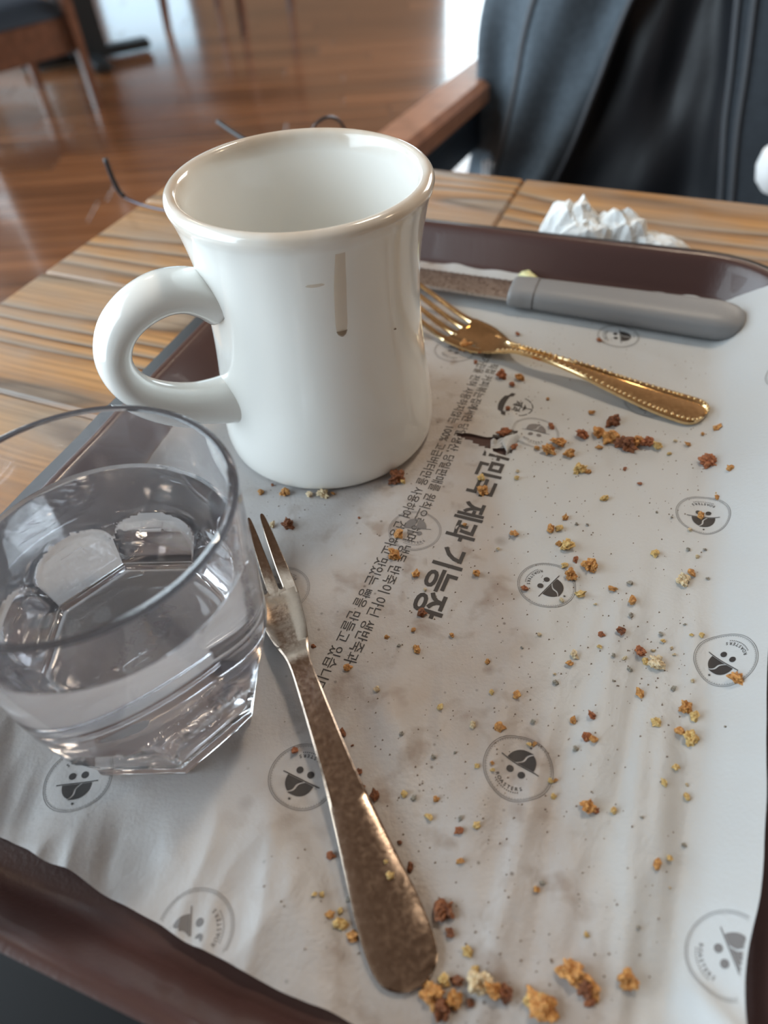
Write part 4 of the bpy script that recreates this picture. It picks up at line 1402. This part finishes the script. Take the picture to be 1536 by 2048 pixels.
CR = "4.06,26.71,0.62,o 4.35,26.44,0.33,y 4.40,25.56,0.22,r 5.33,24.39,0.50,r 6.07,24.16,0.40,o 5.66,23.76,0.29,r 5.20,22.16,0.26,r 6.91,22.67,0.16,o 8.39,21.60,0.24,o 9.05,20.91,0.52,b 8.32,20.34,0.47,o 7.71,20.35,0.42,r 8.71,20.00,0.58,o 9.14,19.53,0.54,b 9.62,19.70,0.46,o 9.96,19.58,0.50,r 10.26,19.35,0.39,y 10.59,18.95,0.17,y 4.82,20.73,0.42,r 5.04,19.84,0.30,r 6.30,19.56,0.45,o 6.76,19.93,0.49,o 6.99,19.29,0.37,o 5.87,19.75,0.22,o 6.69,21.00,0.27,r 11.43,19.39,0.24,o 11.04,19.63,0.14,p 12.78,20.13,0.33,o 12.18,19.93,0.16,o 11.77,18.28,0.58,r 12.17,17.56,0.30,o 7.15,18.41,0.36,y 7.43,18.30,0.22,o 4.95,18.61,0.16,p 4.85,18.26,0.20,y 7.67,16.95,0.25,y 9.09,17.55,0.15,r 8.79,18.36,0.15,r 11.42,16.54,0.24,o 11.46,16.73,0.15,y 6.57,27.46,0.25,r 10.00,26.53,0.25,r 0.54,18.68,0.60,b 0.75,18.53,0.25,y 3.60,18.39,0.28,y 3.54,17.73,0.38,o 8.18,19.58,0.23,o -3.52,18.38,0.35,o -2.63,18.21,0.32,p -2.14,18.16,0.35,p -1.78,18.20,0.18,o -4.00,18.87,0.14,r -4.39,18.52,0.25,o -6.22,19.10,0.28,y -3.33,16.79,0.37,b -3.89,16.85,0.24,p -0.88,16.88,0.10,r -4.39,15.98,0.12,r 0.46,15.96,0.33,o 0.22,15.05,0.40,o 0.86,14.20,0.31,o 2.80,14.06,0.31,o 1.11,13.57,0.15,p 0.93,12.69,0.30,b 2.70,16.19,0.17,o 0.62,12.11,0.19,o -0.19,11.93,0.15,o 0.15,11.59,0.12,g 0.66,11.42,0.23,o 1.75,11.83,0.18,o 2.66,10.85,0.16,o 4.30,11.58,0.13,p 3.71,11.18,0.09,g 5.94,11.04,0.15,y 6.11,11.46,0.18,r 6.68,11.48,0.31,b 7.82,11.33,0.17,g 7.82,11.10,0.18,y 8.65,11.18,0.13,y 8.92,11.13,0.20,y 7.06,10.78,0.35,r 7.37,10.39,0.39,p 7.12,10.49,0.21,y 7.44,10.83,0.12,p 7.99,10.63,0.11,p 7.99,10.85,0.11,p 6.24,10.68,0.16,g 6.55,10.60,0.13,p 5.16,10.82,0.27,p 4.96,10.56,0.26,o 6.59,10.24,0.13,g 4.47,10.27,0.10,p 4.44,10.00,0.17,g 2.62,9.85,0.17,y 3.28,9.68,0.27,o 1.15,9.53,0.20,y 6.02,9.89,0.07,g 6.65,9.47,0.26,o 7.58,9.53,0.18,g 8.16,9.70,0.12,p 9.14,9.46,0.37,o 7.69,8.92,0.38,o 7.83,8.64,0.29,y 6.79,8.55,0.26,y 7.30,8.28,0.29,o 7.52,8.04,0.39,y 4.67,8.85,0.23,o 5.17,8.90,0.25,r 1.96,8.93,0.18,p 2.67,8.77,0.25,o 4.86,8.29,0.25,r 5.02,8.20,0.25,o 4.53,8.03,0.18,g 3.59,8.90,0.15,g 3.37,8.27,0.15,y 3.50,8.26,0.14,o 0.03,8.74,0.12,g 1.40,8.20,0.09,g 8.42,8.20,0.09,g 4.29,15.65,0.30,o 6.11,16.16,0.24,o 5.51,15.69,0.30,o 5.81,15.68,0.27,y 6.44,15.85,0.12,g 6.80,15.81,0.12,g 3.65,15.03,0.15,p 5.66,15.01,0.20,o 5.86,14.88,0.39,y 6.02,14.29,0.23,r 5.63,14.08,0.22,y 6.40,13.99,0.48,o 5.71,13.66,0.38,o 5.84,12.97,0.28,y 4.19,13.33,0.22,r 5.24,12.77,0.14,p 6.87,13.08,0.22,o 7.46,13.23,0.18,g 7.33,12.55,0.32,o 7.14,12.04,0.17,g 6.22,12.55,0.11,p 8.61,14.32,0.25,y 9.69,14.40,0.15,g 10.20,14.33,0.14,g 9.87,14.07,0.14,p 9.07,13.14,0.36,p 9.44,13.44,0.30,o 9.86,13.16,0.15,g 10.62,15.84,0.25,o 10.04,15.24,0.16,p 9.23,16.12,0.09,g 9.66,15.87,0.11,g 8.61,11.59,0.09,g 0.83,8.13,0.16,g 1.92,7.76,0.13,y 2.31,7.80,0.13,o 2.29,7.62,0.12,y 3.71,7.26,0.15,y 3.84,7.27,0.12,o 3.71,6.88,0.15,y -0.02,7.19,0.20,y 0.21,7.09,0.15,g 0.78,7.02,0.16,o 0.56,6.59,0.20,y 1.32,6.49,0.13,g 1.25,6.19,0.23,r 1.68,6.27,0.20,y 4.45,6.51,0.35,o 4.61,6.40,0.16,r 5.06,6.39,0.20,y 6.89,7.33,0.20,y 6.45,6.92,0.17,y 6.95,6.61,0.20,y 7.05,6.91,0.08,p 5.65,6.14,0.08,g -0.21,6.05,0.12,b 1.19,5.50,0.18,o -0.00,5.48,0.21,b 3.01,4.92,0.10,g 2.85,4.78,0.17,o 5.68,5.07,0.24,o 6.03,5.21,0.19,y 3.73,3.77,0.14,y 4.89,3.84,0.12,g 6.50,5.51,0.11,g 5.85,4.60,0.07,p 1.12,3.64,0.23,y 1.23,3.29,0.20,y 0.70,4.51,0.41,b 0.78,4.04,0.25,b 0.55,3.16,0.27,y 0.81,3.15,0.25,b 0.28,2.91,0.42,o 0.46,2.67,0.42,b 0.74,2.78,0.35,o 1.27,3.03,0.53,p 1.55,2.89,0.43,o 1.80,2.81,0.40,b 1.05,2.72,0.22,b 2.46,2.53,0.53,o 2.32,2.66,0.33,y 3.24,3.06,0.53,o 3.44,2.79,0.41,b 3.61,2.72,0.28,o 3.48,2.55,0.20,r 4.34,2.87,0.38,o -2.84,8.58,0.25,r -1.87,5.86,0.18,r -2.23,4.99,0.14,y -2.07,4.98,0.15,y -1.66,4.64,0.17,y -1.90,4.57,0.20,o -1.66,4.36,0.30,y -1.40,4.13,0.25,o -1.08,4.09,0.16,p -1.48,4.88,0.12,g -1.14,7.87,0.19,b -0.76,7.20,0.24,b -1.05,7.43,0.15,b -2.39,11.82,0.15,r -1.37,10.99,0.23,o -0.57,10.14,0.23,p -2.05,9.71,0.20,b -1.56,8.95,0.28,b -1.30,8.61,0.08,b -2.29,10.64,0.17,o -2.15,10.18,0.11,g"
MARKS = [('torn hole in the liner', (4.2, 20.3)), ('grey knife handle end', (15.6, 26.3)), ('dinner fork handle end', (12.3, 20.9)), ('head of the dinner fork', (4.2, 27.2)), ('foot of the white mug', (-1.4, 18.6)), ('tines of the dessert fork', (-3.7, 15.0)),
         ('broad dessert fork end', (0.0, 3.6)), ('waist of the dessert fork', (-2.3, 9.3)), ('end of the bold headline', (1.2, 13.0)), ('end of the small printed lines', (-1.8, 10.9)), ('middle of the bold headline', (3.3, 17.3)), ('ribbon emblem', (5.7, 22.4)),
         ('stamp right of the headline end', (4.91, 13.42)), ('large stamp below the middle', (2.96, 7.66)), ('stamp on the right edge fold', (9.29, 10.13)), ('upside-down stamp at the right', (10.74, 15.86)), ('bottom right liner corner', (5.6, 3.4))]
CN = dict(o='golden', y='yellow', r='reddish brown', b='dark brown', p='pale', g='greyish')
items = []
for it in CR.split():
    x, y, s, c = it.split(',')
    x, y, s = float(x), float(y), float(s)
    best = min(MARKS, key=lambda q: hypot(q[1][0] - x, q[1][1] - y))
    items.append([x, y, s, c, best, hypot(best[1][0] - x, best[1][1] - y)])
rank = {}
for it in sorted(items, key=lambda q: q[5]):
    if True:
        k = (it[3], it[4][0])
        rank[k] = rank.get(k, 0) + 1
        it.append(rank[k])
    else: it.append(0)
ORD = ['', 'nearest', 'second nearest', 'third nearest', 'fourth nearest', 'fifth nearest', 'sixth nearest', 'seventh nearest', 'eighth nearest', 'ninth nearest', 'tenth nearest', 'eleventh nearest', 'twelfth nearest', 'thirteenth nearest', 'fourteenth nearest', 'fifteenth nearest', 'sixteenth nearest']
r = random.Random(21)
for x, y, s, c, best, d, rk in items:
    me = (BIG if s >= .34 else SMALL)[r.randrange(7 if s >= .34 else 6)]
    o = bpy.data.objects.new('bread_crumb', me)
    COL.objects.link(o)
    a_, b_ = toAB(x, y)
    ac = lerp_tab(b_, CREASE)
    z = paper_h(min(a_, ac), b_) + max(0, (a_ - ac)) * .8
    if c in 'op' and s > .5: sz = s * 1.08
    else: sz = s * 1.05
    o.scale = (sz * (.85 + .3 * r.random()), sz * (.85 + .3 * r.random()), sz * (.8 + .3 * r.random()))
    o.location = Vector((x, y, z + sz * .26)) * CM
    o.rotation_euler = (r.random() * .5, r.random() * .5, r.random() * 6.28)
    o.material_slots[0].link = 'OBJECT'
    o.material_slots[0].material = M[c]
    if rk <= 16:
        size = 'large ' if s > .55 else ('' if s > .34 else ('small ' if s > .2 else 'tiny '))
        tag(o, '%s%s crumb, %s such to the %s' % (size, CN[c], ORD[rk].replace('nearest', 'closest'), best[0]), 'crumb', 'bread crumbs on the tray liner')
    else:
        tag(o, 'tiny %s speck of bread crumb lying on the tray liner' % CN[c], 'crumb', 'tiny crumb specks on the tray liner')
for x, y, s, c, lb in ((-.47, 5.23, .20, 'y', 'yellow crumb lying on the handle of the dessert fork'), (-.55, 5.54, .11, 'y', 'tiny crumb lying on the handle of the dessert fork')):
    o = bpy.data.objects.new('bread_crumb', SMALL[2]); COL.objects.link(o)
    o.location = Vector((x, y, .37 + s * .3)) * CM; o.scale = (s, s, s)
    o.material_slots[0].link = 'OBJECT'; o.material_slots[0].material = M[c]
    tag(o, lb, 'crumb', 'bread crumbs on the tray liner')
# dust of crumbs nobody could count
m = MB()
r = random.Random(4)
spots = [(x, y) for x, y, s, *_ in items]
for i in range(1100):
    if i % 3:
        cx, cy = spots[r.randrange(len(spots))]
        x, y = cx + r.gauss(0, .8), cy + r.gauss(0, .8)
    else:
        p = AB2(r.uniform(-4, 4), r.uniform(2.5, 31)); x, y = p.x, p.y
    a_, b_ = toAB(x, y)
    if not (-15 < a_ < 3.6 and 2.4 < b_ < 32) or in_poly(a_, b_, HOLE): continue
    if hypot(x - GX, y - GY) < 3.1 or hypot(x - MX, y - MY) < 4.1 or segd(a_, b_, FORKSEG) < .8: continue
    z = paper_h(a_, b_)
    s = r.choice((.02, .025, .03, .04, .05))
    vs = [(x + s * r.uniform(-.9, .9) * (1 if k else 0), y + s * r.uniform(-.9, .9), z + (s if k == 3 else 0)) for k in range(4)]
    vs = [(x - s * .6, y - s * .5, z), (x + s * .7, y - s * .3, z), (x, y + s * .7, z), (x + .1 * s, y, z + s * .8)]
    m.add(vs, [(0, 1, 3), (1, 2, 3), (2, 0, 3)])
tag(m.build('crumb_dust', M['dust'], None, smooth=False), 'fine scattered crumb dust on the tray liner', 'crumb dust', None, 'stuff')
